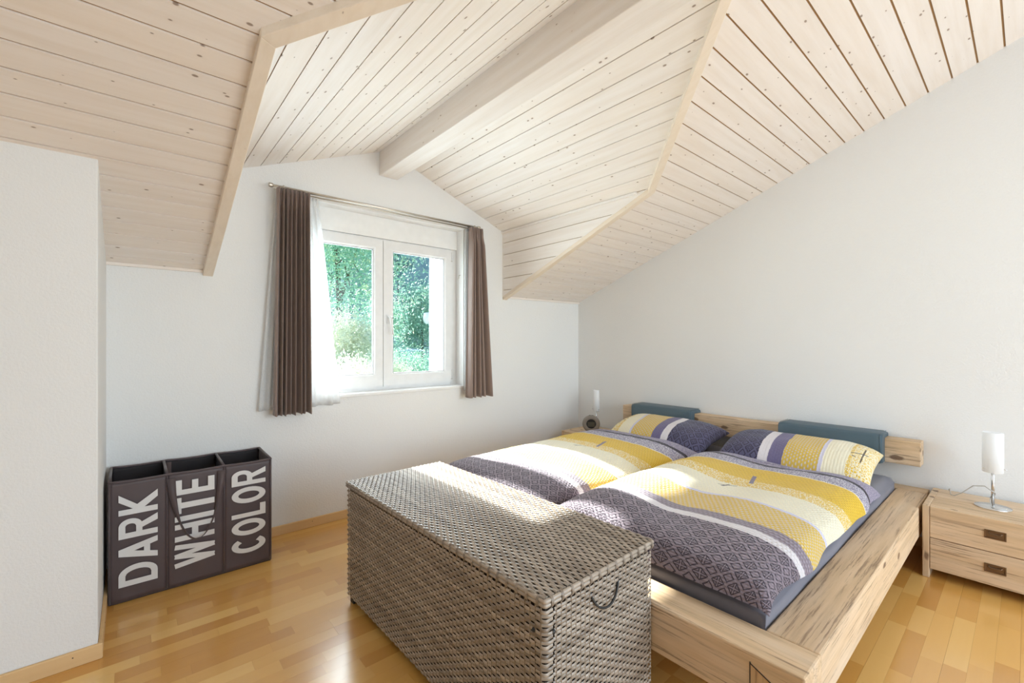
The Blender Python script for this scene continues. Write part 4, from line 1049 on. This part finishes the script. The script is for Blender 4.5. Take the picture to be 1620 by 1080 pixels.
def hill_mat():
    m, nt, b = new_mat('haze_tinted_forest_slope')  # distant haze is painted into the pale blue-green base colour
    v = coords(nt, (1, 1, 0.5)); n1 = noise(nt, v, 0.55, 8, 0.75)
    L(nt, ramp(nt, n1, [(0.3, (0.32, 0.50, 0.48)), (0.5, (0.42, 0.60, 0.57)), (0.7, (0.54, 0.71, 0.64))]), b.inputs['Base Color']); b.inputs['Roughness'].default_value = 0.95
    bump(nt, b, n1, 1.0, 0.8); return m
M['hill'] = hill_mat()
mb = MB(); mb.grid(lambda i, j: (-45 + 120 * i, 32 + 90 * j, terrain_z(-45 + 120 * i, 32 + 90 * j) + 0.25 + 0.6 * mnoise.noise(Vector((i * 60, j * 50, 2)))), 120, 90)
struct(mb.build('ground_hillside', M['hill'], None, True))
def leaf_mat(name, c1, c2, c3, trans=0.45):
    m, nt, b = new_mat(name); out = nt.nodes['Material Output']
    v = coords(nt); n1 = noise(nt, v, 1.6, 4, 0.7)
    col = ramp(nt, n1, [(0.32, c1), (0.52, c2), (0.70, c3)])
    L(nt, col, b.inputs['Base Color']); b.inputs['Roughness'].default_value = 0.55
    tl = N(nt, 'ShaderNodeBsdfTranslucent'); L(nt, col, tl.inputs[0])
    c = N(nt, 'ShaderNodeMixShader'); c.inputs[0].default_value = trans
    L(nt, b.outputs[0], c.inputs[1]); L(nt, tl.outputs[0], c.inputs[2]); L(nt, c.outputs[0], out.inputs[0]); return m
M['leaf'] = leaf_mat('green_leaves', (0.22, 0.44, 0.36), (0.36, 0.58, 0.45), (0.88, 0.86, 0.52), 0.58)
M['leaf_pale'] = leaf_mat('pale_cream_leaves', (0.46, 0.56, 0.40), (0.76, 0.78, 0.62), (0.88, 0.87, 0.75), 0.5)
M['leaf_far'] = leaf_mat('grey_green_leaves', (0.20, 0.42, 0.34), (0.32, 0.54, 0.40), (0.46, 0.64, 0.44), 0.55)
M['leaf_haze'] = leaf_mat('haze_tinted_conifer_leaves', (0.28, 0.46, 0.46), (0.36, 0.55, 0.54), (0.46, 0.64, 0.60), 0.5)  # conifer colours carry the painted haze of the slope
M['bark'] = plain('bark', (0.12, 0.09, 0.07), 0.9, bumps=(30, 0.6, 0.02))
def tree(name, label, cat, x_, y_, zc, rx, rz, n, size, mat, seed, clusters=60, group=None, spread=0.28, conifer=False):
    r_ = random.Random(seed); zg = terrain_z(x_, y_)
    root = thing(name, label, cat, (x_, y_, zg), 0, group); zc -= zg
    m_ = MB(); cl = []
    for _ in range(clusters):
        d = Vector((r_.gauss(0, 1), r_.gauss(0, 1), r_.gauss(0, 1))).normalized() * (r_.random() ** 0.4)
        if conifer:
            t = r_.random(); w2 = rx * (1 - t) ; a = r_.uniform(0, 2 * PI); q = r_.random() ** 0.5
            cl.append(Vector((math.cos(a) * w2 * q, math.sin(a) * w2 * q, zc - rz + 2 * rz * t)))
        else: cl.append(Vector((d.x * rx, d.y * rx, zc + d.z * rz)))
    for k_ in range(n):
        c = cl[k_ % clusters]; s = spread * rx
        p = c + Vector((r_.gauss(0, s), r_.gauss(0, s), r_.gauss(0, s * 0.8)))
        a = Vector((r_.gauss(0, 1), r_.gauss(0, 1), r_.gauss(0, 1))).normalized(); b2 = a.orthogonal().normalized()
        l_ = size * r_.uniform(0.6, 1.3)
        m_.add([p - a * l_, p + b2 * l_ * 0.45, p + a * l_, p - b2 * l_ * 0.45], [(0, 1, 2, 3)])
    f = m_.build('foliage', mat, root); f['kind'] = 'stuff'
    t_ = MB(); th = 0.03 * rx + 0.02
    t_.tube([(0, 0, -0.2), (0.05 * rx, 0.02, (zc) * 0.5), (0, 0, zc), (0, 0.05, zc + rz * 0.7)], [th * 1.3, th, th * 0.7, th * 0.25], 9)
    for _ in range(4):
        c = r_.choice(cl); t_.tube([(0, 0, zc * r_.uniform(0.5, 0.95)), tuple(c * 0.5 + Vector((0, 0, zc * 0.5))), tuple(c)], [th * 0.5, th * 0.3, th * 0.1], 6)
    t_.build('trunk', M['bark'], root, True)
    return root
tree('leafy_tree', 'large green tree filling the left window pane', 'tree', 4.35, 12.6, 4.3, 1.95, 3.0, 34000, 0.052, M['leaf'], 1, 110)
tree('pale_shrub', 'tall pale cream-leaved shrub low in the left window pane', 'shrub', 3.3, 9.1, 0.95, 0.66, 0.85, 15000, 0.034, M['leaf_pale'], 2, 60)
tree('low_shrub', 'low cream flowering shrub at the bottom of the right window pane', 'shrub', 5.2, 10.9, 0.45, 0.50, 0.26, 6000, 0.025, M['leaf_pale'], 3, 30)
tree('low_shrub', 'low pale shrub at the bottom of the left window pane', 'shrub', 2.35, 6.55, 0.68, 0.42, 0.28, 6000, 0.022, M['leaf_pale'], 13, 26)
tree('garden_shrub', 'mixed grey-green shrubs below the garden table', 'shrub', 8.0, 15.6, 0.28, 1.1, 0.42, 10000, 0.035, M['leaf_far'], 4, 40)
tree('feathery_tree', 'slim feathery green tree seen in the right window pane', 'tree', 13.7, 24.6, 2.5, 1.5, 2.2, 14000, 0.07, M['leaf_far'], 5, 70)
tree('slim_tree', 'yellow-green bushy tree behind the window handle', 'tree', 10.2, 22.2, 2.2, 0.95, 2.0, 9000, 0.055, M['leaf'], 6, 50)
r2 = random.Random(9)
spots = []
for _ in range(4000):                                    # wooded slope behind the garden
    if len(spots) == 14: break
    yy = r2.uniform(36, 64); xx = yy * r2.uniform(0.30, 0.68)
    if all((xx - a) ** 2 + (yy - b_) ** 2 > 27 for a, b_ in spots): spots.append((xx, yy))
for k, (xx, yy) in enumerate(spots):
    zg = terrain_z(xx, yy); hh = r2.uniform(7, 10)
    tree('forest_tree', 'forest tree in haze-tinted blue-green on the slope behind the garden', 'tree', xx, yy, zg + hh * 0.55, r2.uniform(1.7, 2.1), hh * 0.5, 2600, 0.24, M['leaf_haze'], 100 + k, 40, 'forest trees on the slope', 0.16, True)
# round garden table
gt = thing('garden_table', 'small round pale blue garden table seen through the right pane', 'table', (10.0, 18.9, terrain_z(10.0, 18.9)))
M['blue_paint'] = plain('pale_blue_paint', (0.30, 0.42, 0.52), 0.4)
zt_ = 0.86 - gt.location.z
MB().lathe([(0, zt_ - 0.05), (0.52, zt_ - 0.05), (0.55, zt_), (0.5, zt_ + 0.03), (0, zt_ + 0.09)], 32).build('table_top', M['blue_paint'], gt, True)
MB().lathe([(0.22, 0), (0.2, 0.1), (0.2, zt_ - 0.05)], 20).build('pedestal', M['blue_paint'], gt, True)
# neighbour's eave seen at the edge of the right pane
ev = thing('neighbour_eave', 'white rounded gutter end jutting in from the right outside', 'gutter', (4.60, 8.0, 1.74))
pr = [(0.0, 0.12), (-0.03, 0.03), (0.0, -0.08), (0.07, -0.12), (0.16, -0.10), (0.20, 0.0), (0.20, 0.12)]
MB().loft([(0, a, z_) for a, z_ in pr], [(2.6, a, z_) for a, z_ in pr]).build('gutter', M['white_paint'], ev, bevel=0.02)
MB().lathe([(0, 0), (0.09, 0.0), (0.09, 0.012), (0, 0.012)], 20, (-0.012, 0.09, 0.0), 'x').build('end_cap', M['white_paint'], ev, True)
